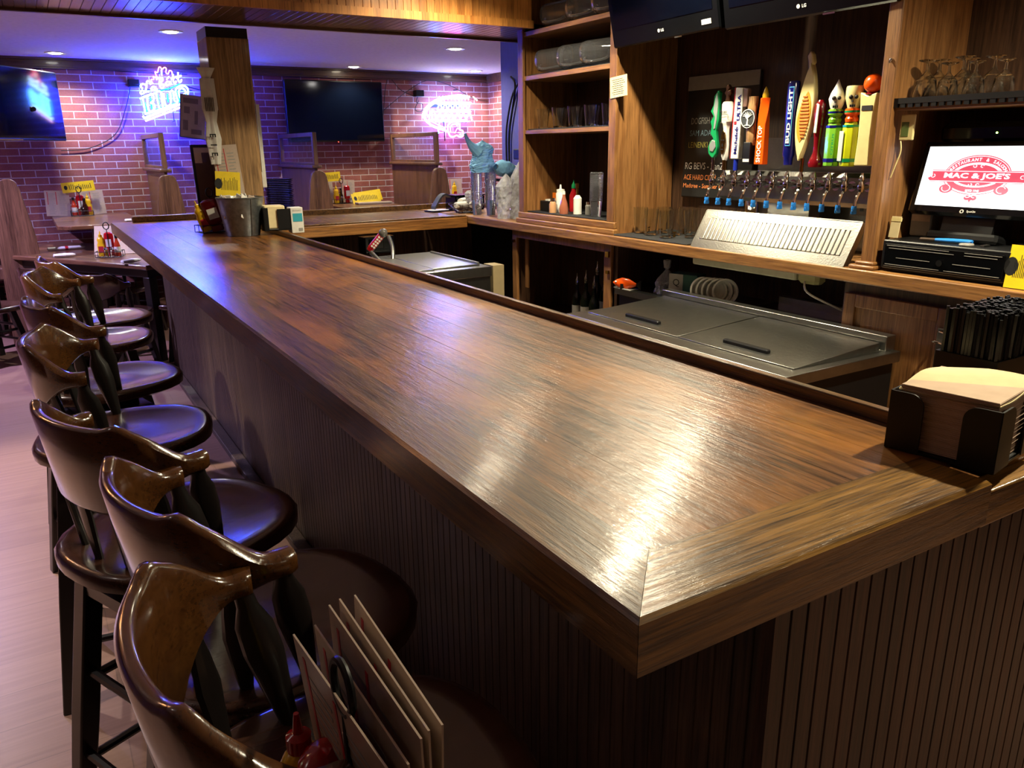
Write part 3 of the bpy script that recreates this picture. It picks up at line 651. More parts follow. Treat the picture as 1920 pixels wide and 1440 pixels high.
def capset(x, y, z, rz, where, kinds=('mustard', 'ketchup', 'hot', 'shaker')):
    nm = dict(mustard='mustard_bottle', ketchup='ketchup_bottle', hot='hot_sauce_bottle', shaker='salt_shaker', steak='steak_sauce_bottle')
    tx = dict(mustard='mustard bottle', ketchup='red ketchup bottle', hot='hot sauce bottle', shaker='glass shaker', steak='brown sauce bottle')
    caddy('black wire condiment caddy '+where, (x, y, z), rz)
    for i, k in enumerate(kinds):
        lx, ly = ((-.06, .02), (.0, .026), (.062, .0), (-.02, -.032), (.03, -.034))[i]
        c, s = math.cos(rz), math.sin(rz)
        bottle(nm[k], tx[k]+' in the caddy '+where+(', the right one' if k in kinds[:i] else (', the left one' if kinds.count(k) > 1 else '')), (x+c*lx-s*ly, y+s*lx+c*ly, z+.0085), k, rz)
# booth table 1
capset(.43, 8.80, .99, 0, 'on the left booth table', ('hot', 'ketchup', 'mustard', 'shaker', 'steak'))
menu('laminated menu standing left behind the caddy on the left booth table', (.235, 8.93, .992), (R(-6), R(2), R(-8)), .21, .24)
menu('laminated menu standing right behind the caddy on the left booth table', (.55, 8.94, .992), (R(-6), R(-2), R(4)), .21, .23, bars=1)
yellow('yellow specials card raised above the left booth table caddy', (.44, 8.90, 1.215), (R(-4), R(-4), 0), .285, .095)
capset(3.03, 8.74, .99, .1, 'on the right booth table', ('mustard', 'steak', 'ketchup', 'shaker'))
menu('laminated menu with a red round mark behind the right booth caddy', (2.93, 8.92, .992), (R(-6), 0, 0), .13, .23)
menu('laminated menu leaning right of the right booth caddy', (3.17, 8.93, .992), (R(-6), R(3), 0), .16, .25)
yellow('yellow specials card raised above the right booth caddy', (2.95, 8.9, 1.23), (R(-4), R(-3), 0), .27, .10)
yellow('front yellow card lying against menus in the right booth', (3.28, 8.62, 1.0), (R(-25), R(-3), R(4)), .34, .115)
yellow('rear yellow card fanned behind the first in the right booth', (3.33, 8.68, 1.005), (R(-22), R(-5), R(6)), .34, .125)
tag(MB().rbox(3.10, 3.50, 8.42, 8.54, .992, 1.012).build('menu_stack', M_['menu']), 'flat stack of menus at the aisle edge of the right booth table', 'menu')
bottle('mustard_bottle', 'small yellow capped bottle behind the wire basket', (4.45, 8.75, .992), 'mustard')
menu('pale menu on the far right booth table behind the basket', (4.5, 8.93, .992), (R(-5), 0, 0), .3, .22)
tag(MB().rbox(.70, .78, 7.75, 7.83, .992, 1.012, .01).build('napkin_roll', M_['paper']), 'white napkin bundle on the edge of the left booth table', 'napkin')
# dining table
TX, TY, TZ = .52, 7.12, .7625
capset(.50, 7.16, TZ, -.35, 'on the walnut dining table', ('mustard', 'ketchup', 'hot', 'shaker', 'shaker'))
menu('large laminated menu lying open behind the dining table caddy', (.62, 7.32, TZ+.002), (R(-38), 0, R(-14)), .46, .28, bars=1)
def roll(lab, loc, rz, l=.2):
    o = thing('cutlery_roll', lab, 'cutlery roll', loc, rz, 'white napkin cutlery rolls')
    MB().lathe([(.004, -l/2), (.02, -l/2+.006), (.024, 0), (.019, l/2-.02), (.008, l/2)], n=12, M=Matrix.Translation((0, 0, .018)) @ Matrix.Rotation(PI/2, 4, 'Y'), sx=.7).build('napkin_wrap', M_['paper'], o)
    MB().lathe([(.0245, -.012), (.0245, .012)], n=12, caps=False, M=Matrix.Translation((0, 0, .018)) @ Matrix.Rotation(PI/2, 4, 'Y'), sx=.7).build('paper_band', M_['redink'] if l > .22 else M_['white'], o)
roll('napkin roll with a red band left on the walnut table', (.22, 7.95, TZ), .12, .30)
roll('napkin roll at the table corner nearest the bar', (.60, 6.66, TZ), .5, .16)
roll('napkin roll at the near edge of the walnut table', (.18, 7.38, TZ), .0, .16)

# nearest stool: caddy with standing menus
capz = .776
cx, cy = .180, .620
caddy('black wire condiment caddy on the nearest bar stool', (cx, cy, capz), R(-86), .33)
bottle('mustard_bottle', 'yellow squeeze bottle with red lid on the nearest stool', (.160, .735, capz+.009), 'mustard', s=2, rz=.3)
bottle('ketchup_bottle', 'red ketchup bottle standing on its cap on the nearest stool', (.168, .682, capz+.009), 'ketchup', rz=.9)
bottle('salt_shaker', 'small chrome topped shaker behind the nearest stool rail', (.125, .822, capz+.001), 'shaker')
for i, (x, tilt, yaw, h, dy, lab) in enumerate(((.201, 5, 3, .285, 0, 'leftmost laminated menu of the five on the nearest stool'), (.210, 3, 1, .290, -.005, 'second laminated menu from the left on the nearest stool'),
        (.217, 1, 0, .305, 0, 'middle laminated menu of the five on the nearest stool'), (.223, 0, -1, .306, .004, 'fourth laminated menu from the left on the nearest stool'), (.229, -2, -2, .303, .008, 'rightmost laminated menu leaning out on the nearest stool'))):
    menu(lab, (x, .632+dy, capz+.012), (R(tilt), 0, R(-90+yaw)), .24, h, group='menus standing on the nearest stool')

# ---------------------------------------------------------------- post and what hangs on it
ps = thing('wooden_post', 'square oak post standing on the bar and reaching the soffit', 'post', (1.19, 5.45, 1.0705))
off(MB().box(1.067, 1.317, 5.31, 5.59, 1.0705, 2.232), 1.19, 5.45, 1.0705).build('shaft', M_['post'], ps, bevel=.004)
off(MB().box(1.07, 1.314, 5.315, 5.59, 2.232, 2.29), 1.19, 5.45, 1.0705).build('dark_collar', M_['legs'], ps)
o = thing('paper_bunting', 'bunched black and white paper banner tied down the left side of the post', 'banner', (1.035, 5.285, 1.745)); o.scale = (1.15, 1.15, 1.0)
for z0, z1, r0, r1 in ((.25, .31, .022, .05), (.07, .25, .045, .04), (.0, .08, .03, .045), (-.10, .0, .045, .03), (-.25, -.10, .028, .045)):
    rg = []
    for f in (0, .33, .66, 1):
        r = r0+(r1-r0)*f; z = z0+(z1-z0)*f
        rg.append([(r*(1+.25*math.cos(5*a))*math.cos(a)*.8, r*(1+.25*math.cos(5*a))*math.sin(a)*.35, z) for a in [2*PI*k/30 for k in range(30)]])
    MB().loft(rg).build('paper_fold', M_['paper'], o)
mb = MB()
for i, ch in enumerate('EIE'): mb.text(ch, (-.004, -.026, -.02-.055*i-.06), (0, 0, -1), (1, 0, 0), h=.032, depth=.002, bold=.03)
for k in range(6): mb.box(-.022+k*.008, -.019+k*.008, -.022, -.019, .06, .14)
mb.build('lettering', M_['ink'], o)
o = thing('paper_sheets', 'white paper sheets clipped to the right side of the post', 'paper', (1.325, 5.38, 1.50))
MB().box(0, .003, -.05, .13, -.06, .38).build('front_sheet', M_['paper'], o)
MB().box(.006, .05, .06, .064, -.16, .36).build('rear_sheet', M_['paper'], o)
MB().cyl((-.002, -.045, .40), (-.002, -.045, .43), .004).build('pin', M_['chrome'], o)
o = thing('hanging_placard', 'translucent printed placard with blue edge hanging left of the post', 'placard', (.955, 5.40, 1.775), 0, None, (0, R(8), R(-30)))
MB().box(-.075, .075, -.002, .002, -.12, .13).build('panel', pbr('smoky print', '#b3aec6', .3), o)
mb = MB()
for a, b_, c_, d_ in ((-.06, .03, .08, .11), (-.055, -.02, .02, .06), (-.06, -.03, -.08, -.02), (.01, .03, -.04, .04), (-.01, .055, -.10, -.07)): mb.box(a, b_, -.003, -.002, c_, d_)
mb.build('print', pbr('faded print', '#7d7894', .5), o)
MB().box(.07, .15, -.001, .001, .05, .09).build('tape', M_['napk'], o)
MB().box(-.08, -.075, -.004, .004, -.12, .13).box(-.08, .08, -.004, .004, -.126, -.12).build('edge_strip', pbr('blue tinted edge', '#5a6be0', .2), o)
# bar end items
o = thing('photo_frame', 'dark upright picture frame standing behind the ketchup on the bar', 'frame', (1.035, 5.52, 1.0715), 0, None, (R(-5), 0, R(4)))
MB().rbox(-.09, .09, -.01, .01, 0, .545, .003).build('frame', M_['blk'], o)
MB().box(-.075, .085, -.012, -.0102, .02, .53).build('picture', pbr('brown faded picture', '#5b4238', .4), o)
MB().box(-.075, -.03, -.013, -.012, .43, .525).box(-.03, .05, -.013, -.012, .495, .525).build('pale_mat', M_['napk'], o)
menu('laminated menu standing tall in front of the post', (1.125, 5.285, 1.20), (R(-2), R(-4), R(3)), .155, .41)
yellow('yellow specials card behind the galvanised bucket', (1.085, 5.27, 1.30), (R(-4), R(5), 0), .15, .15)
capset(.995, 5.40, 1.0712, .25, 'left of the bucket on the bar', ())
o = bottle('ketchup_bottle', 'dark red ketchup bottle tipped in the caddy beside the bucket', (1.02, 5.36, 1.085), 'ketchup_d', rot=(0, R(-14), R(-5))); o.scale = (1.5, 1.4, 1.08)
o = bottle('mustard_bottle', 'amber mustard bottle leaning left of the dark ketchup', (.955, 5.38, 1.085), 'mustard', rot=(0, R(-17), 0))
bk = thing('metal_bucket', 'galvanised metal bucket filled with wrapped cutlery and packets on the bar', 'bucket', (1.115, 5.10, 1.0712))
MB().lathe([(.0001, .002), (.098, .0), (.10, .004), (.138, .222), (.142, .226), (.142, .232), (.137, .232), (.133, .222), (.096, .012), (.0001, .012)], n=40).build('pail', M_['galv'], bk)
MB().box(.028, .036, -.15, -.1, .01, .215, Matrix.Rotation(0, 4, 'Z')).build('seam', M_['galv'], bk) if False else None
MB().tube([(.03, -.098, .006), (.036, -.133, .222)], .004, 6).build('seam', M_['galv'], bk)
for i in range(12):
    a = random.random()*6.28; r = .1*random.random()**.5; x, y = 1.115+r*math.cos(a), 5.10+r*math.sin(a)*.8; w = .022+.012*random.random()
    o = MB().rbox(-w, w, -.004, .004, -.09, .065, .003).build('condiment_packet', random.choice([M_['paper'], M_['paper'], M_['white'], M_['menu']]))
    o.location = (x, y, 1.24+.02*random.random()); o.rotation_euler = (R(random.uniform(-25, 25)), R(random.uniform(-30, 30)), random.random()*3)
    tag(o, 'wrapped packet among those sticking out of the galvanised bucket', 'packet', 'wrapped packets in the bucket')
hb = thing('napkin_holder', 'black napkin holder with pale napkins and a white box right of the bucket', 'napkin holder', (1.31, 5.06, 1.0955), R(-4))
MB().rbox(-.085, .085, -.075, .075, .0, .012).box(-.085, -.055, -.075, -.07, 0, .14).box(.0, .085, -.075, -.07, 0, .13).box(-.085, -.08, -.075, .075, 0, .14).box(.08, .085, -.075, .075, 0, .10).build('tray', M_['blk'], hb)
MB().rbox(-.075, .05, -.066, .066, .012, .15, .006).build('napkin_stack', M_['napk'], hb)
o = thing('paper_box', 'white box with a teal panel leaning on the black napkin holder', 'box', (1.425, 5.02, 1.0955), R(-4))
MB().rbox(-.038, .038, -.05, .05, -.02, .135, .002).build('carton', M_['paper'], o)
MB().box(-.026, .032, -.0515, -.05, .05, .10).build('teal_panel', pbr('teal print', '#2f96a8', .5), o)
MB().text('BEVNAPS', (.0, -.0517, .118), (1, 0, 0), (0, 0, 1), h=.009).box(.005, .03, -.0515, -.05, -.008, .01).build('print', M_['grey'], o)
st = thing('tray_holder', 'black holder base under the stack of black serving trays', 'holder', (1.56, 5.86, 1.067))
MB().rbox(-.12, .12, -.1, .1, 0, .10, .01).build('base', M_['blk'], st)
for k in range(17):
    o = MB().lathe([(.0001, .002), (.085, .002), (.098, .0085), (.1, .0085), (.1, .006), (.087, 0), (.0001, 0)], n=32).build('serving_tray', M_['blkgloss'])
    o.location = (1.565+.003*math.sin(k*2.1), 5.86, 1.168+k*.0125); tag(o, 'thin black tray in the round stack behind the post', 'tray', 'stacked black serving trays')

# ---------------------------------------------------------------- items on the far counter
o = thing('card_reader', 'black curved card imprinter standing on a white tablet, far counter', 'card reader', (2.93, 6.05, 1.067), R(10))
MB().rbox(-.11, .13, -.07, .07, 0, .012, .005).build('base', M_['blkgloss'], o)
MB().rbox(-.09, .06, -.055, .05, .012, .016, .002).build('white_pad', M_['white'], o)
mb = MB(); rg = []
for k in range(9):
    a = k/8; rg.append([(-.06+.16*a, y, .02+.11*math.sin(a*2.2)+q) for y, q in ((-.03, 0), (.03, 0), (.03, .018*(1-a*.7)+.006), (-.03, .018*(1-a*.7)+.006))])
mb.loft(rg).build('curved_arm', pbr('dark grey rubber', '#3a3c42', .5), o)
o = thing('wire_basket', 'round dark wire basket piled with wrapped white rolls on the far counter', 'basket', (3.05, 5.78, 1.067))
mb = MB()
for k in range(6):
    r = .095+.012*k; mb.tube([(r*math.cos(a), r*.8*math.sin(a), .006+.013*k+.004*math.sin(6*a+k)) for a in [2*PI*j/36 for j in range(36)]], .003, 6, close=True)
for j in range(18):
    a = 2*PI*j/18; mb.tube([(.09*math.cos(a), .072*math.sin(a), .004), (.156*math.cos(a+.25), .125*math.sin(a+.25), .072)], .0025, 6)
mb.build('wicker', pbr('dark cane', '#2b1418', .35), o)
MB().lathe([(.0001, .003), (.09, .003), (.09, .006), (.0001, .006)], n=24, sy=.8).build('bottom', M_['blk'], o)
def crumple(name, lab, c, sx, sy, sz, m, cat, group=None, amp=.18, seed=0, top=None, sub=18, jit=.07):
    """crinkled bag surface: a closed lumpy shell"""
    rnd = random.Random(seed); ph = [(rnd.uniform(2, 7), rnd.uniform(0, 6), rnd.uniform(-3, 3)) for _ in range(7)]
    rs = []; n = 28
    for i in range(sub+1):
        v = i/sub; z = -1+2*v; r = (max(0, 1-abs(z)**3.2))**.45 if not top else (top(v))
        ring = []
        for k in range(n):
            a = 2*PI*k/n; w = 1+rnd.uniform(-jit, jit)+amp*sum(math.sin(f*a+p+q*z*2)/len(ph)*1.6 for f, p, q in [(round(f), p, q) for f, p, q in ph])
            ring.append((sx*r*w*math.cos(a), sy*r*w*math.sin(a), sz*(z*.5+.5)+amp*.05*math.sin(3*a+seed)*sz*v))
        rs.append(ring)
    o = MB().loft(rs).build(name, m, smooth=False); o.location = c; return tag(o, lab, cat, group)
for i, (x, y, z, a, lab) in enumerate(((2.98, 5.74, 1.135, .3, 'front white roll wrapped in plastic in the wire basket'), (3.06, 5.72, 1.135, 1.2, 'white wrapped roll at the right of the wire basket'), (3.02, 5.80, 1.16, .8, 'white wrapped roll at the top of the wire basket'), (3.12, 5.78, 1.15, .1, 'white wrapped roll at the rear of the wire basket'))):
    o = MB().lathe([(.004, -.07), (.024, -.066), (.026, 0), (.024, .066), (.004, .07)], n=16, M=Matrix.Rotation(a, 4, 'Z') @ Matrix.Rotation(PI/2, 4, 'Y')).build('wrapped_roll', M_['paper']); o.location = (x, y, z)
    tag(o, lab, 'roll', 'rolls in the wire basket')
crumple('plastic_bag', 'clear crumpled bag lying over the wire basket rolls', (3.08, 5.72, 1.15), .07, .05, .10, M_['bag'], 'plastic bag', seed=4)
o = thing('black_tub', 'low black tub behind the wire basket on the far counter', 'tub', (3.2, 6.1, 1.067))
MB().rbox(-.14, .14, -.1, .1, 0, .12, .01).build('body', M_['blkgloss'], o); MB().box(-.145, .145, -.105, .105, .12, .128).build('lid', M_['blkgloss'], o)
o = thing('blue_cup', 'translucent blue cup behind the basket beside the cup sleeves', 'cup', (3.18, 5.62, 1.067))
MB().lathe([(.001, 0), (.03, 0), (.042, .13), (.040, .13), (.028, .004), (.001, .004)], n=20).build('body', M_['bluebag'], o)
# plastic cup sleeves: each nested cup shows only its rim; a sleeve is one thing
def cups(lab, x, y, n, z0=1.0665, m='plastic', r=.045, pitch=.0085, h=.14, group='sleeves of nested clear cups'):
    o = thing('cup_sleeve', lab, 'cup sleeve', (x, y, z0), 0, group)
    p = [(.0001, 0), (r*.7, 0)]
    for k in range(n):
        z = h+k*pitch; p += [(r*.93, z-.004), (r*1.02, z), (r*1.02, z+.0025), (r*.93, z+.0035)]
    p += [(r*.85, h+n*pitch), (.0001, h+n*pitch)] if False else [(r*.9, h+n*pitch)]
    MB().lathe(p, n=28, caps=False).build('nested_cups', M_[m], o)
    MB().lathe([(.0001, .003), (r*.66, .003), (r*.88, h+n*pitch-.004)], n=24, caps=False).build('inner_cup', M_[m], o); return o
cups('tall sleeve of nested clear cups in a blue bag, left one', 3.0, 5.52, 33, h=.12)
cups('tall sleeve of nested clear cups in a blue bag, right one', 3.085, 5.45, 31, h=.12)
def bagtop(v): return 1.0 if v < .5 else max(.12, 1.0+.25*math.sin((v-.5)*7)-1.6*(v-.62)) if v < 1 else .05
crumple('blue_bag', 'blue crinkled bag gathered over the tall cup sleeves', (3.04, 5.485, 1.39), .105, .062, .235, M_['bluebag'], 'plastic bag', seed=2, amp=.16, sub=40, top=lambda v: (.9+.12*math.sin(v*9))*(1 if v < .7 else max(.05, 1-((v-.7)/.3)**1.5)))
o = MB().tube(catmull([(3.0, 5.47, 1.54), (2.94, 5.47, 1.585), (2.905, 5.47, 1.63), (2.885, 5.47, 1.675)], 5), [.05, .046, .042, .038, .034, .030, .026, .023, .02, .018, .016, .014, .013, .012, .012, .01], 9).build('bag_tail', M_['bluebag'], None)
tag(o, 'twisted tail of the blue bag sticking out to the left', 'plastic bag')
crumple('plastic_bag', 'tall pale plastic bag of cups standing before the shelf unit', (3.03, 5.12, 1.066), .072, .07, .32, M_['bag'], 'plastic bag', 'pale bags of cups by the shelf unit', seed=8, top=lambda v: 1.0 if v < .75 else max(.05, 1-(v-.75)*3.8))
crumple('plastic_bag', 'pale plastic bag of cups half hidden behind the shelf upright', (3.10, 5.02, 1.066), .08, .07, .42, M_['bag'], 'plastic bag', 'pale bags of cups by the shelf unit', seed=11, top=lambda v: 1.0 if v < .7 else max(.05, 1-(v-.7)*3.0))
o = thing('equipment_shelf', 'small black wall shelf holding a wrapped cup sleeve by the blue wall', 'shelf', (3.30, 5.45, 1.32))
MB().rbox(-.14, .09, -.13, .16, 0, .02, .006).build('board', M_['blkgloss'], o)
MB().rbox(-.02, .09, -.12, .12, -.12, 0, .006).build('box', M_['blk'], o)
MB().rbox(.03, .09, -.1, .06, .16, .24, .006).build('receiver', M_['blk'], o)
MB().sphere((.028, -.06, .21), .004, 8).build('red_led', emi('small red led', (1, .1, .05), 10), o)
o = thing('cup_sleeve', 'white cups wrapped in blue plastic lying on the small black shelf', 'cup sleeve', (3.22, 5.40, 1.405), 0, None, (0, R(100), R(25)))
MB().lathe([(.001, -.10), (.045, -.10), (.048, .10), (.001, .10)], n=24).build('nested_cups', M_['white'], o)
rg = []
for i in range(9):
    z = -.17+i*.03; r = [.02, .045, .058, .062, .06, .06, .058, .05, .03][i]
    rg.append([(r*(1+.08*math.sin(5*a+i*2))*math.cos(a), r*(1+.08*math.cos(4*a+i))*math.sin(a), z) for a in [2*PI*k/24 for k in range(24)]])
MB().loft(rg, caps=False).build('blue_wrap', M_['bluebag'], o)
cord([(3.385, 5.62, 2.1), (3.38, 5.55, 2.02), (3.385, 5.65, 1.7), (3.385, 5.66, 1.45)], 'black cable hanging down the blue wall, left one', .008)
cord([(3.385, 5.50, 2.05), (3.38, 5.60, 1.95), (3.385, 5.70, 1.7), (3.385, 5.70, 1.42)], 'black cable hanging down the blue wall, right one', .008)
# ---------------------------------------------------------------- back counter and what stands on it
bc = thing('back_counter', 'long oak back counter under the shelves, taps and register', 'counter', (3.1, 3.6, 0))
def bo(mb): return off(mb, 3.1, 3.6, 0)
bo(MB().box(2.90, 3.398, .3, 6.36, 1.02, 1.068)).build('counter_top', M_['oak_y'], bc, bevel=.002)
bo(MB().box(2.882, 2.90, .3, 5.462, 1.013, 1.069)).build('front_fascia', M_['oak_y'], bc, bevel=.005)

su = thing('shelf_unit', 'tall open oak shelf unit with glassware left of the televisions', 'shelf unit', (3.15, 4.25, 1.0685))
def so(mb): return off(mb, 3.15, 4.25, 1.0685)
so(MB().box(2.95, 3.39, 4.735, 4.775, 1.0685, 2.69)).build('left_side', M_['oak'], su, bevel=.002)
so(MB().box(2.95, 3.39, 3.735, 3.765, 1.0685, 2.69)).build('right_side', M_['oak'], su, bevel=.002)
for ya in (3.725, 4.72): so(MB().box(2.935, 2.955, ya, ya+.065, 1.14, 2.69)).build('face_stile', M_['oak'], su, bevel=.003)
so(MB().box(3.385, 3.395, 3.76, 4.74, 1.08, 2.69)).build('back_board', M_['ven'], su)
for z, th in ((1.14, .02), (1.68, .025), (2.02, .028), (2.29, .028)):
    so(MB().box(2.945, 3.385, 3.765, 4.735, z-th, z)).build('shelf', M_['oak_y'], su, bevel=.002)
so(MB().box(2.915, 2.955, 3.70, 4.80, 1.0685, 1.10).box(2.93, 2.955, 3.71, 4.79, 1.10, 1.14)).build('base_moulding', M_['oak_y'], su, bevel=.006)
def glass_m(nm, prof, m, o, n=24): return MB().lathe(prof, n=n, caps=False).build(nm, m, o)
# bar mats on shelves
def mat_(lab, x0, x1, y0, y1, z, name='bar_mat'): tag(MB().rbox(x0, x1, y0, y1, z, z+.008, .003).build(name, M_['rubber']), lab, 'bar mat', 'black rubber bar mats')
mat_('black rubber mat on the lowest shelf of the tall unit', 2.96, 3.37, 3.78, 4.72, 1.1405)
mat_('black rubber mat under the pint glasses of the tall unit', 2.97, 3.37, 3.78, 4.72, 1.6805)
mat_('black rubber mat under the lying pitchers', 2.97, 3.37, 3.78, 4.72, 2.0205)
mat_('black rubber mat on the counter beside the drip tray', 2.91, 3.36, 3.07, 3.69, 1.0685)
# ribbed pitchers lying on their sides
def pitcher(lab, loc, yaw, group):
    o = thing('pitcher', lab, 'pitcher', loc, 0, group, (0, R(-28), yaw)); Mx = Matrix.Rotation(PI/2, 4, 'X')
    n = 36; rs = []
    for r, z in ((.001, 0), (.05, .0), (.062, .01), (.066, .03), (.075, .20), (.078, .225), (.076, .225), (.064, .03), (.05, .006), (.001, .006)):
        rs.append([Mx @ Vector(((r+(.0016 if k % 2 and .03 <= z <= .2 else 0))*math.cos(2*PI*k/n), (r+(.0016 if k % 2 and .03 <= z <= .2 else 0))*math.sin(2*PI*k/n), z-.11)) for k in range(n)])
    MB().loft(rs, caps=False).build('body', M_['plastic'], o, ang=.3)
    MB().tube(catmull([Mx @ Vector(p) for p in ((-.070, 0, .09), (-.105, 0, .075), (-.125, 0, .0), (-.11, 0, -.05), (-.066, 0, -.06))], 5), .008, 8).build('handle', M_['plastic'], o)
    return o
GP = 'clear ribbed pitchers lying on the shelves'
p0 = pitcher('lying clear pitcher at the left end of the second shelf from top', (3.04, 4.52, 2.107), R(28), GP)
for x, y, z, a, lab in ((3.04, 4.27, 2.107, 28, 'second lying clear pitcher from the left on its shelf'), (3.04, 4.03, 2.107, 28, 'third lying clear pitcher from the left on its shelf'), (3.17, 3.93, 2.107, 10, 'clear pitcher nearest the television, mouth turned outward'),
    (3.04, 4.46, 2.372, 22, 'lying clear pitcher at the left of the topmost visible shelf'), (3.04, 4.18, 2.372, 22, 'lying clear pitcher in the middle of the topmost visible shelf'), (3.04, 3.92, 2.372, 22, 'lying clear pitcher at the right of the topmost visible shelf')):
    dup(p0, (x, y, z), 0, lab, GP, rot=(0, R(-28), R(a)))
def pint(lab, loc, group, up=True, h=.15, r=.043):
    o = thing('pint_glass', lab, 'glass', loc, 0, group)
    pr = [(.001, .0), (r*.72, 0), (r, h), (r-.003, h), (r*.68, .012), (.001, .012)]
    if not up: pr = [(a, h-z) for a, z in pr]
    glass_m('bowl', pr, M_['glass'], o); return o
GG = 'glasses on the middle shelf of the tall unit'
g0 = pint('glass at the far left of the middle shelf row', (3.03, 4.62, 1.689), GG, h=.125)
k = 0
for i in range(9):
    x, y = (3.03 if i % 2 else 3.12), 4.62-.088*(i+1)
    dup(g0, (x, y, 1.689), 0, 'clear short glass, number %s from the left end of the middle shelf' % ['two', 'three', 'four', 'five', 'six', 'seven', 'eight', 'nine', 'ten'][i], GG)
o = thing('glass_bottle', 'clear conical glass carafe at the right end of the middle shelf', 'carafe', (3.0, 3.82, 1.689))
glass_m('body', [(.001, 0), (.036, 0), (.036, .03), (.014, .13), (.012, .17), (.010, .17), (.012, .13), (.033, .03), (.001, .006)], M_['glass'], o)
GC = 'pint glasses on the rubber mat beside the drip tray'
g1 = pint('pint glass standing alone at the front of the counter mat', (3.0, 3.34, 1.0765), GC)
MB().box(.012, .04, -.0455, -.043, .03, .038).box(.018, .034, -.0445, -.042, .008, .026).build('gold_print', M_['brass'], g1)
for x, y, lab in ((3.03, 3.50, 'pint glass second from front on the counter mat'), (3.06, 3.63, 'pint glass at the left edge of the counter mat'), (3.14, 3.42, 'pint glass in the second row of the counter mat'), (3.17, 3.55, 'pint glass behind the left edge glass on the mat'), (3.12, 3.27, 'pint glass closest to the drip tray'), (3.24, 3.33, 'pint glass in the rear row near the chalkboard'), (3.27, 3.47, 'pint glass in the rear row behind the others'), (3.30, 3.17, 'pint glass half behind the drip tray')):
    dup(g1, (x, y, 1.0765), random.random()*.6, lab, GC)
# things on the lowest shelf
z = 1.149
tag(MB().box(3.17, 3.174, 4.56, 4.715, z, z+.115).build('orange_card', pbr('orange card', '#e8761c', .5)), 'orange card leaning at the left of the lowest shelf', 'card')
o = thing('napkin_box', 'small black box holding white packets before the orange card', 'box', (3.06, 4.60, z)); MB().rbox(-.035, .035, -.055, .055, 0, .07).build('body', M_['blk'], o); MB().box(-.02, .02, -.03, .01, .07, .08).build('packets', M_['paper'], o)
def sq(lab, x, y, prof, m, cap, mc, name='squeeze_bottle'):
    o = thing(name, lab, 'bottle', (x, y, z), 0, 'sauce and shaker bottles on the lowest shelf')
    MB().lathe(prof, n=20).build('body', m, o); MB().lathe(cap, n=16).build('cap', mc, o)
sq('tall milky squeeze bottle with a white nozzle', 3.07, 4.47, [(.001, 0), (.030, 0), (.031, .12), (.027, .13)], M_['white'], [(.028, .129), (.028, .148), (.008, .152), (.005, .18), (.001, .181)], M_['white'])
sq('small spice shaker with chrome cap before the squeeze bottle', 3.0, 4.46, [(.001, 0), (.024, 0), (.024, .055), (.016, .075)], pbr('spice', '#b98a62', .4), [(.017, .074), (.017, .095), (.001, .097)], M_['chrome'], 'spice_shaker')
sq('red chilli sauce bottle with a green tip behind the squeeze bottle', 3.17, 4.46, [(.001, 0), (.028, 0), (.028, .11), (.014, .14), (.012, .155)], M_['red'], [(.015, .153), (.014, .175), (.005, .19), (.001, .21)], M_['green'], 'sauce_bottle')
sq('round pepper sauce bottle half full, white tip', 3.0, 4.33, [(.001, 0), (.029, 0), (.031, .03), (.022, .075), (.010, .11), (.009, .125)], pbr('thin red sauce', '#9a5a45', .1, coat=.5), [(.010, .124), (.009, .145), (.001, .146)], M_['white'], 'sauce_bottle')
sq('white bottle with a dark pouring neck and brass coloured cap', 3.06, 4.26, [(.001, 0), (.027, 0), (.027, .10), (.012, .12)], M_['white'], [(.010, .119), (.010, .165), (.015, .166), (.015, .195), (.001, .196)], M_['brass'], 'sauce_bottle')
sq('short silver topped shaker right of the white bottle', 3.09, 4.18, [(.001, 0), (.021, 0), (.021, .055), (.014, .065)], M_['grey'], [(.016, .064), (.016, .08), (.001, .082)], M_['chrome'], 'salt_shaker')
cups('clear nested cup sleeve standing second from right on the lowest shelf', 3.03, 4.02, 20, z, h=.10, r=.042)
cups('tall clear nested cup sleeve at the right of the lowest shelf', 3.14, 3.96, 30, z, h=.12, r=.045)
o = thing('straw_tube', 'tall purple tinted tube at the far right of the lowest shelf', 'tube', (3.16, 3.84, z)); MB().lathe([(.028, 0), (.034, .40), (.031, .40), (.025, .004), (.001, .004)], n=20, caps=False).build('body', pbr('plum plastic', '#5a1f3a', .15, coat=.4), o)
o = thing('handwritten_note', 'small handwritten paper note taped to the shelf upright', 'note', (2.932, 3.70, 1.89), 0, None, (0, R(-4), R(-90)))
MB().box(-.075, .075, -.002, 0, -.055, .055).build('paper', M_['napk'], o)
mb = MB()
for k in range(8): mb.box(-.058+.006*(k % 3), .03+.03*random.random(), -.0026, -.002, .037-k*.011, .0395-k*.011)
mb.build('handwriting', M_['ink'], o)

# ---------------------------------------------------------------- televisions above the bar
GT = 'black framed televisions above the beer taps'
tv('television', 'left black framed television above the chalkboard', (2.835, 3.31, 2.36), (R(12), 0, R(-93)), .85, .56, 'LG', .07, True, None, .04, .09, GT)
tv('television', 'right black framed television above the tap handles', (2.84, 2.44, 2.36), (R(12), 0, R(-88)), .86, .58, 'LG', .07, False, None, .04, .09, GT)

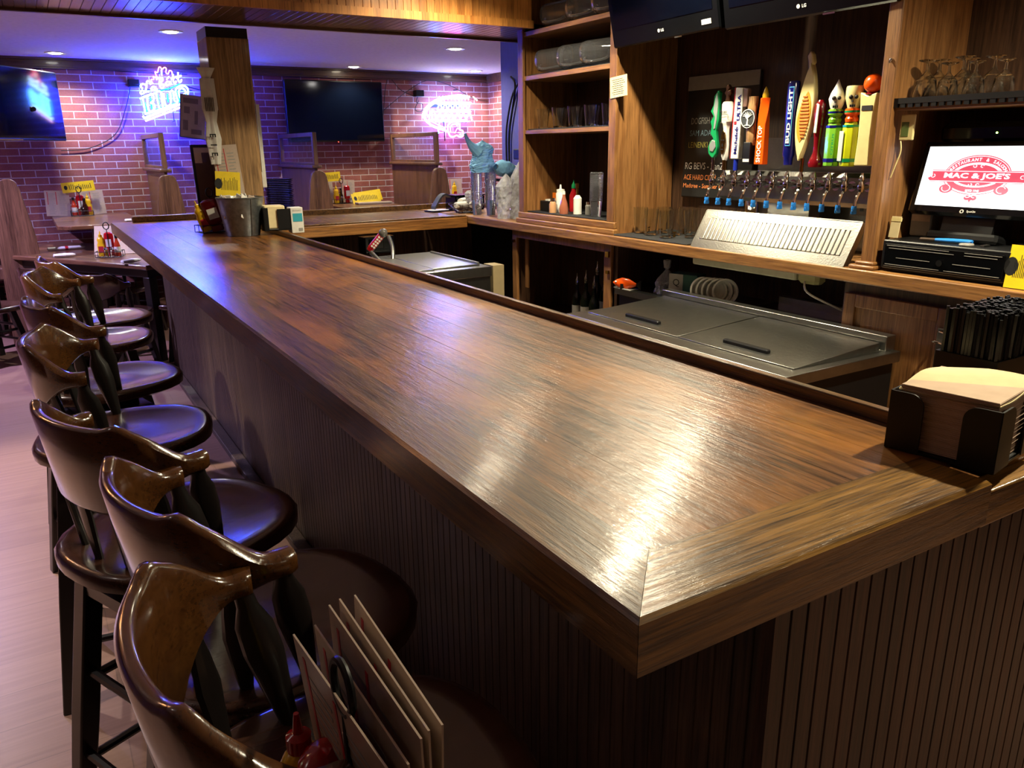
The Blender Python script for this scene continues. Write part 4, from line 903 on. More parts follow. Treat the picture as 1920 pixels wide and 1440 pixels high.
# ---------------------------------------------------------------- chalkboard, steel backing, taps
cb = thing('chalkboard', 'black chalkboard with hand lettered drink list behind the tap handles', 'chalkboard', (3.37, 3.35, 1.60), 0, None, (R(-2), 0, R(-90)))
MB().rbox(-.27, .27, 0, .012, -.325, .335, .01).build('board', M_['chalk'], cb)
MB().box(-.265, .265, -.004, 0, .27, .345).build('grey_header', M_['grey'], cb)
def ch(s, x, zz, h, m, w=None): MB().text(s, (x, -.0025, zz), (1, 0, 0), (0, 0, 1), h=h, w=w, depth=.001, center=False).build('chalk_lettering', m, cb)
wc, oc, yc, gc = pbr('white chalk', '#f2f2ea', .9), pbr('orange chalk', '#e08448', .9), pbr('yellow chalk', '#a8a050', .9), pbr('blue grey chalk', '#7a98a6', .9)
dc = pbr('dim chalk', '#a0a098', .9)
ch('DOGFISH HEAD', -.22, .085, .035, dc, .25); ch('SAM ADAMS', -.225, .02, .032, gc, .22); ch('LEINENKUGEL', -.23, -.045, .032, yc, .24)
ch('RG BEVS - ZanZo', -.245, -.165, .038, wc, .33); ch('ACE HARD CIDER - P', -.25, -.225, .03, oc, .31); ch('Madtree - Summer C', -.25, -.27, .025, oc, .31)
ts = MB().box(3.385, 3.398, 2.07, 3.06, 1.07, 1.60); o = tag(ts.build('steel_sheet', M_['steel']), 'stainless backing sheet on the wall behind the taps', 'backsplash')
tt = thing('tap_tower', 'long stainless beer tap tower with twelve chrome faucets on pedestals', 'tap tower', (3.2, 2.65, 1.0685))
def to(mb): return off(mb, 3.2, 2.65, 1.0685)
to(MB().rbox(3.165, 3.29, 2.10, 3.13, 1.29, 1.44, .02)).build('header_box', M_['steel'], tt)
for y in (2.93, 2.16): to(MB().cyl((3.23, y, 1.07), (3.23, y, 1.30), .045, n=24).lathe([(.06, 0), (.06, .01), (.045, .014)], (3.23, y, 1.07), 24)).build('pedestal', M_['chrome'], tt)
to(MB().box(3.19, 3.27, 2.55, 2.80, 1.07, 1.30)).build('cold_box', M_['steel'], tt)
TY_ = [3.107, 3.026, 2.95, 2.865, 2.788, 2.705, 2.623, 2.542, 2.467, 2.385, 2.30, 2.218]
for k, y in enumerate(TY_):
    mb = MB().cyl((3.17, y, 1.385), (3.105, y, 1.385), .013).cyl((3.15, y, 1.385), (3.165, y, 1.385), .022, n=16)
    mb.lathe([(.001, -.022), (.012, -.02), (.017, 0), (.012, .016), (.009, .024), (.014, .032), (.012, .044), (.007, .05), (.006, .06), (.001, .06)], (3.10, y, 1.385), 14)
    mb.tube(catmull([(3.10, y, 1.37), (3.085, y, 1.352), (3.072, y, 1.325), (3.068, y, 1.305)], 3), .0075, 8)
    f = to(mb).build('faucet', M_['chrome'], tt)
    pg = MB().lathe([(.011, .0), (.012, -.012), (.009, -.022), (.004, -.03), (.001, -.031)], (3.067, y, 1.307), 10).rbox(3.05, 3.085, y-.004, y+.004, 1.272, 1.289, .003)
    to(pg).build('spout_plug', M_['ltblue'], f)
    to(MB().box(3.074, 3.078, y-.004, y+.004, 1.325, 1.352)).build('spout_tag', M_['white'], f)
# handles: local frame faces the aisle (-x); base at faucet top
HZ = 1.445
def handle(k, name, lab): return thing(name, lab, 'tap handle', (3.10, TY_[k], HZ), R(-90), 'tap handles on the beer tower')
def ferrule(o, h, m='chrome', r=.009): MB().cyl((0, 0, 0), (0, 0, h), r, n=12).build('ferrule', M_[m], o)
def flat(o, poly, d, m, name='body', y0=None, bevel=.004):
    """outline in the x-z plane given thickness d along y"""
    a = -d/2 if y0 is None else y0
    return MB().loft([[(x, a, z) for x, z in poly], [(x, a+d, z) for x, z in poly]]).build(name, M_[m] if isinstance(m, str) else m, o, bevel=bevel)
def vtext(o, s, x, z, h, w, m, y=-.02, name='lettering', bold=.02): # reads bottom to top
    MB().text(s, (x, y, z), (0, 0, 1), (-1, 0, 0), h=h, w=w, depth=.001, bold=bold).build(name, M_[m], o)
o = handle(0, 'fish_tap_handle', 'green tap handle shaped like a standing fish with silver oval'); ferrule(o, .09)
out = [(-.006, .08), (-.03, .10), (-.036, .135), (-.02, .165), (.0, .175), (-.024, .20), (-.018, .235), (-.028, .26), (-.008, .285), (-.03, .31), (-.012, .34), (-.008, .385), (.016, .41), (.028, .40), (.024, .34), (.03, .27), (.014, .22), (.022, .17), (.03, .14), (.024, .10), (.008, .08)]
flat(o, [(x, z-.02) for x, z in out], .022, 'green')
flat(o, [(-.022, .125), (-.004, .15), (.016, .145), (.024, .115), (.006, .09), (-.016, .095)], .004, pbr('silver grey', '#a9adaa', .3, .6), 'silver_oval', -.016)
flat(o, [(.0, .20), (.012, .205), (.020, .25), (.024, .33), (.014, .38), (.002, .35), (-.008, .29), (.006, .26)], .004, pbr('grey belly', '#8f9893', .35, .3), 'grey_side', -.015)
o = handle(1, 'lion_tap_handle', 'white tap handle with a lion face and a bronze lion on top'); ferrule(o, .05, 'brass', .013)
MB().lathe([(.014, .045), (.024, .07), (.024, .12), (.020, .20), (.026, .225), (.034, .235), (.036, .32), (.028, .332), (.001, .333)], n=6, sx=1, sy=.8).build('body', M_['white'], o, bevel=.003)
MB().text('Modelo', (0, -.030, .285), (1, 0, 0), (0, 0, 1), h=.018, w=.05, bold=.02).text('Especial', (0, -.030, .255), (1, 0, 0), (0, 0, 1), h=.008, w=.03).box(-.026, .026, -.031, -.030, .270, .2715).build('lettering', M_['ink'], o)
flat(o, [(-.012, .09), (-.018, .14), (-.012, .185), (.0, .195), (.012, .185), (.018, .14), (.012, .09), (0, .075)], .004, M_['brass'], 'lion_face', -.024)
MB().box(-.009, -.003, -.026, -.0245, .145, .150).box(.003, .009, -.026, -.0245, .145, .15).box(-.003, .003, -.026, -.0245, .115, .13).box(-.008, .008, -.026, -.0245, .10, .104).build('face_lines', M_['ink'], o)
flat(o, [(-.015, .333), (-.01, .36), (-.024, .375), (-.012, .385), (-.016, .405), (0, .415), (.012, .40), (.004, .385), (.02, .39), (.024, .37), (.010, .362), (.016, .333)], .02, pbr('bronze', '#6a4a30', .35, .7), 'bronze_lion')
o = handle(2, 'paddle_tap_handle', 'tall flat white tap handle with red edge and slanted script'); ferrule(o, .06, 'blue', .012)
flat(o, [(-.026, .055), (.026, .055), (.03, .39), (-.018, .395)], .03, 'white'); flat(o, [(-.029, .055), (-.0265, .055), (-.0185, .395), (-.022, .395)], .032, 'redink', 'red_edge', bevel=.001)
flat(o, [(.031, .30), (.058, .30), (.062, .385), (.032, .39)], .024, pbr('woody print', '#7d5f52', .5), 'brown_side')
vtext(o, 'ULTRA', .012, .30, .022, .12, 'navy', -.0165); vtext(o, 'Michelob', .006, .145, .02, .13, 'navy', -.0165); MB().box(-.014, .002, -.0172, -.0152, .222, .236).build('red_square', M_['redink'], o)
o = handle(3, 'tree_tap_handle', 'rough wooden tap handle with a round white tree emblem'); MB().lathe([(.001, .03), (.028, .03), (.03, .04), (.03, .13), (.027, .135)], n=4, M=Matrix.Rotation(PI/4, 4, 'Z')).build('base_cage', M_['blk'], o)
mb = MB(); rg = []
for i in range(14):
    zz = .12+i*.0175; rg.append([((.024+.004*math.sin(3*a+i))*math.cos(a)+.003*math.sin(i*.7), (.02+.003*math.cos(2*a+i))*math.sin(a), zz) for a in [2*PI*q/16 for q in range(16)]])
mb.loft(rg).build('log', M_['post'], o, ang=.4)
Mx = Matrix.Translation((0, -.03, .245)) @ Matrix.Rotation(PI/2, 4, 'X')
MB().lathe([(.001, 0), (.044, 0), (.044, .01), (.001, .01)], n=32, M=Matrix.Translation((0, -.018, .245)) @ Matrix.Rotation(PI/2, 4, 'X')).build('medallion', pbr('medallion grey', '#3a3d3f', .4), o)
tr = MB().lathe([(.041, .0105), (.044, .012), (.041, .0125)], n=32, M=Matrix.Translation((0, -.018, .245)) @ Matrix.Rotation(PI/2, 4, 'X'), caps=False)
tr.tube([(0, -.030, .212), (.002, -.030, .24), (-.004, -.030, .255)], [.005, .0035, .003], 6)
for a in range(7): q = R(20+a*23); tr.tube([(-.002, -.030, .245), (.018*math.cos(q), -.030, .252+.014*math.sin(q)), (.032*math.cos(q+.15), -.030, .252+.024*math.sin(q+.15))], [.003, .002, .0015], 5)
tr.tube([(-.02, -.03, .212), (0, -.03, .217), (.02, -.03, .211)], .002, 5); tr.build('tree_emblem', M_['white'], o)
MB().box(-.02, .02, -.0225, -.021, .042, .056).build('label_patch', M_['paper'], o)
o = handle(4, 'orange_tap_handle', 'bright orange twisted tap handle with white brush lettering'); 
mb = MB(); rg = []
for i in range(16):
    zz = .03+i*.0205; tw = .0 if i < 9 else (i-9)*.16; w = .027-.0004*i
    rg.append([Matrix.Rotation(tw, 3, 'Z') @ Vector((p*w, q*w*.72, zz)) for p, q in ((-1, -1), (1, -1), (1, 1), (-1, 1))])
mb.loft(rg).build('body', M_['orange'], o, bevel=.003)
MB().lathe([(.001, .33), (.014, .33), (.015, .35), (.008, .375), (.001, .388)], n=12).build('yellow_tip', M_['yel'], o)
vtext(o, 'SHOCK TOP', 0, .125, .026, .17, 'white', -.021)
o = handle(6, 'blue_tap_handle', 'deep blue cylindrical tap handle with white block lettering'); 
MB().lathe([(.001, .03), (.020, .03), (.022, .06), (.028, .075), (.028, .39), (.024, .40), (.001, .402)], n=28).build('body', M_['navy'], o)
flat(o, [(-.002, .115), (.026, .115), (.026, .375), (-.002, .375)], .004, pbr('sky blue outline', '#5ab4e8', .3), 'outline_panel', -.0295, .001); flat(o, [(.0, .119), (.024, .119), (.024, .371), (.0, .371)], .004, 'navy', 'inner_panel', -.0303, .001)
vtext(o, 'BUD LIGHT', .012, .245, .021, .235, 'white', -.0312, bold=.03)
o = handle(7, 'canoe_tap_handle', 'tall cream tap handle shaped like an open canoe'); ferrule(o, .06, 'brass', .009)
def canoe(s, z0, z1, n=24):
    L_ = []; Rr = []
    for i in range(n+1):
        f = i/n; w = s*math.sin(PI*min(1, max(0, f)))**.75; zz = z0+(z1-z0)*f; c = .014*math.sin((f-.5)*2.4); L_.append((c-w, zz)); Rr.append((c+w, zz))
    return L_+Rr[::-1]
flat(o, canoe(.046, .05, .47), .03, 'cream', bevel=.006); flat(o, canoe(.034, .13, .35), .004, pbr('amber hull', '#d98a2c', .4), 'open_hull', -.0175, .001)
mb = MB()
for i in range(13): zz = .15+i*.0145; w = .030*math.sin(PI*(zz-.13)/.22)**.7; mb.rbox(-w*.7, w, -.0205, -.017, zz, zz+.008, .001)
mb.build('slats', pbr('hull slats', '#b5692a', .45), o)
flat(o, [(.0, .44), (.024, .47), (.016, .505), (.002, .52), (-.012, .50), (-.004, .47)], .024, 'cream', 'prow')
o = handle(8, 'red_tap_handle', 'dark red curved tap handle with white label strip, left of the skulls')
MB().lathe([(.001, .02), (.03, .022), (.034, .04), (.026, .06), (.016, .085), (.015, .12), (.020, .18), (.026, .24), (.024, .29), (.012, .31), (.001, .312)], n=24).build('body', M_['dred'], o)
flat(o, [(-.006, .17), (.008, .17), (.012, .29), (.0, .295)], .004, 'white', 'label_patch', -.0265, .001)
for k, body, neck, capm, band in ((9, 'lime', 'lime', 'white', 'navy'), (10, 'yel2', 'orange', 'white', 'green')):
    if body == 'yel2': M_['yel2'] = pbr('acid yellow gloss', '#bcc414', .3)
    o = handle(k, 'skull_tap_handle', 'lime green bottle shaped tap handle with pointed white skull' if k == 9 else 'acid yellow bottle shaped tap handle with flat topped skull')
    MB().lathe([(.001, .025), (.036, .027), (.037, .04), (.037, .19), (.030, .205), (.024, .215)], n=8, sy=.8).build('body', M_[body], o, bevel=.003)
    MB().lathe([(.026, .212), (.028, .225), (.022, .235), (.032, .245), (.032, .262), (.026, .268)], n=20).build('neck', M_[neck], o)
    MB().lathe([(.0375, .19), (.0375, .20)], n=8, sy=.82, caps=False).lathe([(.0325, .25), (.0325, .258)], n=20, caps=False).lathe([(.0375, .045), (.0375, .06)], n=8, sy=.82, caps=False).build('bands', M_[band], o)
    if k == 9: sk = [(.022, .265), (.03, .285), (.036, .31), (.028, .335), (.012, .365), (.001, .39)]
    else: sk = [(.022, .265), (.030, .29), (.036, .31), (.036, .35), (.033, .358), (.001, .36)]
    MB().lathe(sk, n=24, sy=.9).build('skull', M_[capm] if k == 9 else M_['cream'], o)
    MB().sphere((.008, -.031, .312), .009, 10).sphere((.027, -.021, .312), .008, 10).box(.013, .02, -.034, -.028, .292, .299).box(.004, .008, -.031, -.024, .272, .282).box(.013, .017, -.031, -.023, .272, .282).box(.021, .024, -.028, -.02, .272, .282).build('eye_sockets', M_['ink'], o)
    if k == 9: vtext(o, 'CITRUS', .022, .12, .012, .09, 'green', -.0305)
    else: MB().box(-.030, -.010, -.033, -.0305, .05, .175).build('white_sticker', M_['white'], o)
o = handle(11, 'cream_tap_handle', 'cream waisted tap handle topped by a glossy orange ball')
flat(o, [(-.036, .03), (.036, .03), (.030, .14), (.032, .24), (.040, .325), (.0, .315), (-.040, .33), (-.032, .24), (-.030, .14)], .04, 'cream', bevel=.005)
MB().sphere((.004, 0, .362), .038, 22).build('orange_ball', M_['orange'], o)
MB().lathe([(.012, .31), (.026, .32), (.012, .332)], n=18).build('ball_seat', M_['dred'], o)
MB().box(-.024, .026, -.0225, -.020, .255, .275).build('label_patch', M_['ink'], o)
MB().text('ALES & ALE', (0, -.0215, .283), (1, 0, 0), (0, 0, 1), h=.006).build('lettering', M_['grey'], o) if False else None

o = thing('wall_outlet', 'grey double wall outlet low on the steel sheet behind the taps', 'outlet', (3.384, 2.42, 1.27), R(-90))
MB().rbox(-.045, .045, -.004, .0, -.032, .032, .003).build('plate', M_['grey'], o); MB().box(-.028, -.010, -.0055, -.004, -.012, .012).box(.010, .028, -.0055, -.004, -.012, .012).build('sockets', M_['blk'], o)
o = thing('receipt_box', 'grey box of receipts standing left of the register stand', 'box', (3.16, 1.96, 1.198), R(-90)); MB().rbox(-.03, .06, -.03, .03, 0, .10, .004).build('body', M_['grey'], o); MB().box(-.025, .055, -.031, -.03, .06, .085).build('paper', M_['menu'], o)
# drip tray leaning on the counter
dtv = thing('drip_tray', 'large slotted stainless drip tray leaning below the beer taps', 'drip tray', (2.905, 2.58, 1.0695), 0, None, (0, R(-62)+PI/2-PI/2, 0))
mb = MB(); Hh = .205; y0, y1 = -.455, .455
# local x runs up the slope; local z is the face normal (towards the aisle after rotation)
def P(x, y, z): return (x, y, z)
slots = 33; sw = .84/slots
dtv.rotation_euler = (0, -R(60), 0)
mb.box(0, .045, y0, y1, -.008, 0).box(.165, Hh, y0, y1, -.008, 0).box(.045, .165, y0, -.42, -.008, 0).box(.045, .165, .42, y1, -.008, 0)
for k in range(slots):
    a = -.42+k*sw; mb.rbox(.045, .165, a+.0022, a+sw-.0022, -.010, .0035, .003)
mb.box(-.004, 0, y0, y1, -.012, .002).box(0, Hh, y0-.004, y0, -.03, .002).box(0, Hh, y1, y1+.004, -.03, .002).box(Hh, Hh+.004, y0, y1, -.03, .002)
mb.build('slotted_plate', M_['steel'], dtv)
MB().box(-.002, Hh, y0, y1, -.034, -.024).build('pan', M_['steeld'], dtv)

# ---------------------------------------------------------------- register bay
col = thing('oak_column', 'oak column between the beer taps and the register', 'column', (3.17, 2.035, 1.0685))
def coff(mb): return off(mb, 3.17, 2.035, 1.0685)
coff(MB().box(2.96, 3.40, 2.015, 2.055, 1.0685, 2.69)).build('side_panel', M_['oak'], col)
coff(MB().box(2.935, 2.96, 2.005, 2.065, 1.09, 2.69)).build('face_board', M_['oak'], col, bevel=.004)
coff(MB().box(2.905, 2.965, 1.985, 2.10, 1.0685, 1.085).box(2.918, 2.965, 1.995, 2.08, 1.085, 1.10)).build('base_moulding', M_['oak_y'], col, bevel=.006)
coff(MB().sphere((2.933, 2.03, 1.875), .007, 10).cyl((2.933, 2.03, 1.875), (2.925, 2.03, 1.865), .003)).build('hook', M_['chrome'], col)
gs = thing('glass_shelf', 'dark shelf with a black slotted rail above the register', 'shelf', (3.15, 1.3, 1.70))
def gso(mb): return off(mb, 3.15, 1.3, 1.70)
gso(MB().box(2.96, 3.40, .45, 2.014, 1.69, 1.713)).build('board', M_['oak_y'], gs)
mb = MB().box(2.945, 2.958, .45, 2.014, 1.712, 1.733)
for k in range(50): y = .47+k*.031; mb.box(2.946, 2.957, y, y+.019, 1.698, 1.712)
gso(mb).build('slotted_rail', M_['blk'], gs)
GR = 'upturned stemmed glasses above the register'
g2 = thing('goblet', 'upturned goblet at the left end, against the oak column', 'glass', (3.05, 1.95, 1.7135), 0, GR)
glass_m('bowl', [(.040, 0), (.043, .03), (.036, .085), (.010, .112), (.006, .125), (.006, .145), (.034, .155), (.034, .158), (.001, .158), (.004, .118), (.033, .083), (.040, .03), (.037, 0)], M_['glass'], g2)
for x, y, s, lab in ((3.16, 1.97, 1.05, 'upturned goblet behind the one against the column'), (3.03, 1.85, .88, 'second upturned goblet from the column in the front row'), (3.14, 1.86, 1.05, 'second upturned goblet from the column in the back row'), (3.04, 1.755, .86, 'third upturned goblet from the column in the front row'), (3.15, 1.75, 1.0, 'third upturned goblet from the column in the back row'), (3.06, 1.66, .86, 'rightmost upturned goblet in the front row'), (3.24, 1.90, 1.05, 'upturned goblet in the shadow at the very back')):
    dup(g2, (x, y, 1.7135), 0, lab, GR, scale=(s, s, s))
cr = thing('cash_drawer', 'black metal cash drawer with a round lock on the back counter', 'cash drawer', (3.12, 1.725, 1.0695), R(-90))
MB().rbox(-.25, .25, -.18, .2, .012, .125, .004).build('case', M_['blk'], cr)
MB().rbox(-.235, .235, -.188, -.18, .022, .112, .003).build('drawer_front', M_['blkgloss'], cr)
mb = MB()
for a, b_, zz in ((-.225, .03, .104), (.09, .225, .104), (-.215, .05, .094), (.09, .21, .094), (-.18, -.04, .058), (.05, .19, .058), (-.225, .0, .030), (.02, .225, .030)): mb.box(a, b_, -.1895, -.188, zz, zz+.0018)
mb.build('pinstripes', M_['grey'], cr)
MB().cyl((.002, -.188, .058), (.002, -.196, .058), .012, n=20).build('lock', M_['chrome'], cr)
MB().box(-.22, .22, -.15, .17, 0, .012).build('feet', M_['blk'], cr)
pos = thing('register_screen', 'black touch register showing a red and white logo screen', 'register', (3.10, 1.73, 1.43), 0, None, (R(-14), 0, R(-90)))
MB().rbox(-.245, .245, 0, .03, -.14, .145, .012).build('bezel', M_['blkgloss'], pos)
MB().box(-.10, .10, .03, .10, -.20, .05).rbox(-.14, .14, .0, .16, -.235, -.20, .01).build('stand', M_['blk'], pos)
scr = emi('lit white screen', (.93, .97, 1), .62); sred = emi('lit red logo', (.85, .10, .16), .42)
MB().box(-.215, .215, -.002, .001, -.105, .125).build('lit_screen', scr, pos)
# logo: ellipse badge, ribbon, arc lettering
def ell(cx, cz, rx, rz, a0=0, a1=360, n=48): return [(cx+rx*math.cos(R(a0+(a1-a0)*k/n)), cz+rz*math.sin(R(a0+(a1-a0)*k/n))) for k in range(n+1)]
def ringm_(mb, rx, rz, w, a0, a1, cz, y): 
    A_, B_ = ell(0, cz, rx, rz, a0, a1), ell(0, cz, rx-w, rz-w, a0, a1)
    for i in range(len(A_)-1): mb.quad((A_[i][0], y, A_[i][1]), (B_[i][0], y, B_[i][1]), (B_[i+1][0], y, B_[i+1][1]), (A_[i+1][0], y, A_[i+1][1]))
mb = MB(); cz = .012
ringm_(mb, .128, .080, .0035, 8, 172, cz, -.0026); ringm_(mb, .122, .074, .022, 10, 170, cz, -.0026); ringm_(mb, .086, .044, .0435, 12, 168, cz, -.0026)
ringm_(mb, .128, .070, .003, 190, 350, cz, -.0026); ringm_(mb, .118, .062, .020, 200, 340, cz, -.0026); ringm_(mb, .085, .036, .0355, 192, 348, cz, -.0026)
rib = [(-.190, .002), (-.172, .012), (-.178, .034), (.178, .034), (.172, .012), (.190, .002), (.176, -.012), (-.176, -.012)]
mb.add([(x, -.0027, zz) for x, zz in rib], [tuple(range(8))])
for sx in (-1, 1):
    mb.add([(sx*.105+x, -.0028, -.038+zz) for x, zz in ell(0, 0, .027, .017, n=20)[:-1]], [tuple(range(20))])
    mb.add([(sx*.012+x, -.0028, -.070+zz) for x, zz in ell(0, 0, .013, .009, n=16)[:-1]], [tuple(range(16))])
mb.add([(-.012, -.0028, -.066), (.012, -.0028, -.066), (0, -.0028, -.088)], [(0, 1, 2)])
mb.build('red_logo', sred, pos, smooth=False)
mb = MB().text("MAC & JOE'S", (0, -.0034, .011), (1, 0, 0), (0, 0, 1), h=.027, w=.25, bold=.035)
s_ = 'RESTAURANT & SALOON'
for i, c_ in enumerate(s_):
    if c_ == ' ': continue
    a = R(157-134*i/(len(s_)-1)); ex, ez = .111*math.cos(a), .063*math.sin(a)+cz
    tn = Vector((math.sin(a)*.111, 0, -math.cos(a)*.063)); nm_ = Vector((0, -1, 0)).cross(tn)*-1
    mb.text(c_, (ex, -.0034, ez), tn, Vector((0, -1, 0)).cross(tn)*(-1 if Vector((0, -1, 0)).cross(tn).z < 0 else 1), h=.0125, bold=.03)
mb.text("ESTD 1945", (0, -.0034, -.043), (1, 0, 0), (0, 0, 1), h=.009, bold=.03)
for sx in (-1, 1):
    for c0_, c1_, r_ in ((.105, -.036, .016), (.012, -.062, .009), (.014, .05, .006), (.014, -.02, .006), (.17, .011, .008)):
        A_ = ell(sx*c0_, c1_, r_, r_*.8, 20 if sx > 0 else -200, 290 if sx > 0 else 70, 18)
        mb.tube([(x, -.0034, zz) for x, zz in A_], .0013, 4)
mb.tube([(-.18, -.0034, .030), (.18, -.0034, .030)], .0014, 4).tube([(-.18, -.0034, -.009), (.18, -.0034, -.009)], .0014, 4)
mb.build('white_lettering', scr, pos, smooth=False)
mb = MB().text('SpotOn', (.018, -.0014, -.122), (1, 0, 0), (0, 0, 1), h=.0105, bold=.02)
A_ = ell(-.018, -.122, .006, .006, n=20); mb.tube([(x, -.0012, zz) for x, zz in A_], .0022, 6); mb.build('maker_logo', M_['white'], pos)
o = tag(MB().rbox(3.18, 3.39, 1.50, 1.95, 1.56, 1.64, .02).build('register_hood', M_['blkgloss']), 'black box behind and above the register screen', 'box')
o = tag(MB().sphere((3.178, 1.72, 1.60), .0035, 8).build('green_light', emi('green led', (.35, 1, .1), 10)), 'tiny green light glowing above the register screen', 'light')
o = thing('pliers', 'blue handled pliers lying on the cash drawer', 'pliers', (3.0, 1.79, 1.199), R(-75))
MB().tube(catmull([(-.005, .004, .006), (.04, .014, .007), (.10, .012, .007), (.125, .006, .006)], 4), .006, 8).tube(catmull([(-.005, -.004, .006), (.04, -.014, .007), (.10, -.012, .007), (.12, -.008, .006)], 4), .006, 8).build('grips', M_['ltblue'], o)
MB().rbox(-.06, .0, -.011, .011, 0, .012, .004).build('jaws', pbr('dull tool steel', '#6a5a50', .35, .8), o)
o = thing('round_opener', 'round metal lid and opener lying beside the pliers', 'opener', (2.98, 1.66, 1.1955)); MB().lathe([(.001, .004), (.022, .004), (.024, .0), (.026, .004), (.024, .008)], n=22).build('disc', M_['grey'], o); MB().box(.01, .05, -.06, -.045, 0, .006).build('handle', M_['steel'], o)
o = thing('wall_charger', 'cream plug in device hanging on the oak column by the register', 'charger', (2.985, 1.985, 1.625), R(-90))
MB().rbox(-.008, .05, -.0, .012, -.048, .048, .003).build('case', M_['cream'], o); MB().box(.0, .03, -.0015, 0, -.034, .02).add([(.0, -.0015, .02), (.0, -.0015, .036), (-.0, -.0015, .02)], [(0, 1, 2)]).build('green_window', pbr('olive window', '#5a6a3a', .4), o)
MB().tube(catmull([(.0, .004, -.05), (.008, .0, -.09), (-.004, -.004, -.14), (-.02, -.004, -.19)], 5), .0028, 6).build('cord', M_['cream'], o)
o = thing('paper_slips', 'clipped yellowish paper slips standing left of the register', 'paper', (3.0, 1.995, 1.198), 0, None, (R(-8), 0, R(-90)))
MB().box(-.0, .04, -.001, .004, 0, .085).build('slips', M_['napk'], o); MB().box(.0, .042, -.003, .006, .065, .08).build('clip', M_['cream'], o)
yellow('yellow specials card at the right photo edge beside the cash drawer', (2.93, 1.43, 1.071), (R(-6), R(0), R(-90)), .10, .15)
o = bpy.data.objects['orange_card']
# ---------------------------------------------------------------- base cabinets under the back counter
oc_ = thing('open_cabinet', 'oak base cabinet frame with an open dark bay of bottles', 'cabinet', (3.15, 4.3, 0))
def oo(mb): return off(mb, 3.15, 4.3, 0)
oo(MB().box(2.945, 2.965, 4.84, 4.90, 0, 1.01).box(2.945, 2.965, 3.75, 3.82, 0, 1.01).box(2.945, 2.965, 3.82, 4.84, .955, 1.01)).build('face_frame', M_['oak'], oc_, bevel=.003)
oo(MB().box(2.965, 3.39, 4.88, 4.90, 0, 1.015).box(2.965, 3.39, 3.71, 3.735, 0, 1.015).box(3.37, 3.39, 3.735, 4.88, 0, 1.015).box(2.965, 3.37, 3.735, 4.88, .0, .10)).build('carcass', M_['ven'], oc_)
oo(MB().box(2.93, 2.945, 4.86, 4.885, .92, .94).box(2.93, 2.945, 3.76, 3.79, .93, .965).box(2.93, 2.945, 3.76, 3.785, .83, .85)).build('hinge', M_['brass'], oc_)
oo(MB().box(2.99, 3.0, 4.76, 4.80, .60, .96)).build('inner_stile', M_['oak'], oc_)
GBt = 'dark liquor bottles inside the open cabinet'
q0 = thing('liquor_bottle', 'liquor bottle nearest the right frame of the open cabinet', 'bottle', (3.10, 3.93, .42), 0, GBt)
MB().lathe([(.001, 0), (.036, 0), (.037, .17), (.030, .20), (.013, .235), (.012, .29), (.014, .30), (.001, .301)], n=20).build('body', pbr('dark bottle glass', '#0d120e', .08, coat=.5), q0)
MB().lathe([(.0375, .05), (.0375, .13)], n=20, caps=False).build('label_patch', M_['grey'], q0); MB().lathe([(.0135, .285), (.014, .32), (.006, .335), (.004, .37), (.001, .371)], n=10).build('pourer', M_['chrome'], q0)
tag(MB().box(2.99, 3.36, 3.74, 4.87, .405, .42).build('cabinet_shelf', M_['ven']), 'dark shelf board carrying bottles inside the open cabinet', 'shelf')
for x, y, s, lab in ((3.05, 4.05, .95, 'liquor bottle second from the right in the open cabinet'), (3.20, 3.98, 1.1, 'tall liquor bottle at the back right of the open cabinet'), (3.08, 4.18, 1.0, 'liquor bottle third from the right in the open cabinet'), (3.22, 4.14, 1.2, 'tallest liquor bottle at the back of the open cabinet'), (3.10, 4.31, .9, 'leftmost liquor bottle in the open cabinet'), (3.24, 4.27, 1.1, 'liquor bottle behind the leftmost one in the open cabinet')):
    dup(q0, (x, y, .42), 0, lab, GBt, scale=(s, s, s))
cw = thing('end_cabinet', 'oak base cabinet with panelled door below the register', 'cabinet', (3.15, 1.5, 0))
def co_(mb): return off(mb, 3.15, 1.5, 0)
co_(MB().box(2.97, 3.39, .40, 2.15, 0, 1.015)).build('carcass', M_['ven'], cw)
def door(y0, y1, nm='door', hinge=True):
    z0, z1 = .10, .955; d = co_(MB().box(2.945, 2.969, y1-.055, y1, z0, z1).box(2.945, 2.969, y0, y0+.055, z0, z1).box(2.945, 2.969, y0+.055, y1-.055, z1-.055, z1).box(2.945, 2.969, y0+.055, y1-.055, z0, z0+.055)).build(nm, M_['oak'], cw, bevel=.003)
    co_(MB().box(2.957, 2.968, y0+.055, y1-.055, z0+.055, z1-.055)).build('panel', M_['oak'], d); return d
d1 = door(1.655, 2.13); door(1.10, 1.62)
op = thing('bottle_opener', 'wall mounted chrome bottle opener on the cabinet door edge', 'bottle opener', (2.943, 1.68, .82), R(-90))
MB().rbox(-.018, .018, -.006, 0, -.10, .06, .003).build('plate', M_['steeld'], op)
MB().tube(catmull([(-.022, -.008, .0), (-.018, -.028, .008), (.0, -.034, .012), (.018, -.028, .008), (.022, -.008, .0)], 4), .005, 8).tube(catmull([(-.012, -.006, .045), (0, -.018, .05), (.012, -.006, .045)], 4), .004, 6).build('mouth', M_['chrome'], op)
fr_ = thing('bar_cooler', 'low stainless topped bottle cooler with two sliding lids', 'cooler', (2.6, 2.55, 0))
def fo_(mb): return off(mb, 2.6, 2.55, 0)
fo_(MB().box(2.30, 2.93, 1.86, 3.20, .02, .715)).build('cabinet', M_['blk'], fr_)
fo_(MB().prism([(2.25, 1.83), (2.93, 1.83), (2.93, 3.22), (2.25, 3.22)], .715, .76)).build('rim', M_['steel'], fr_, bevel=.003)
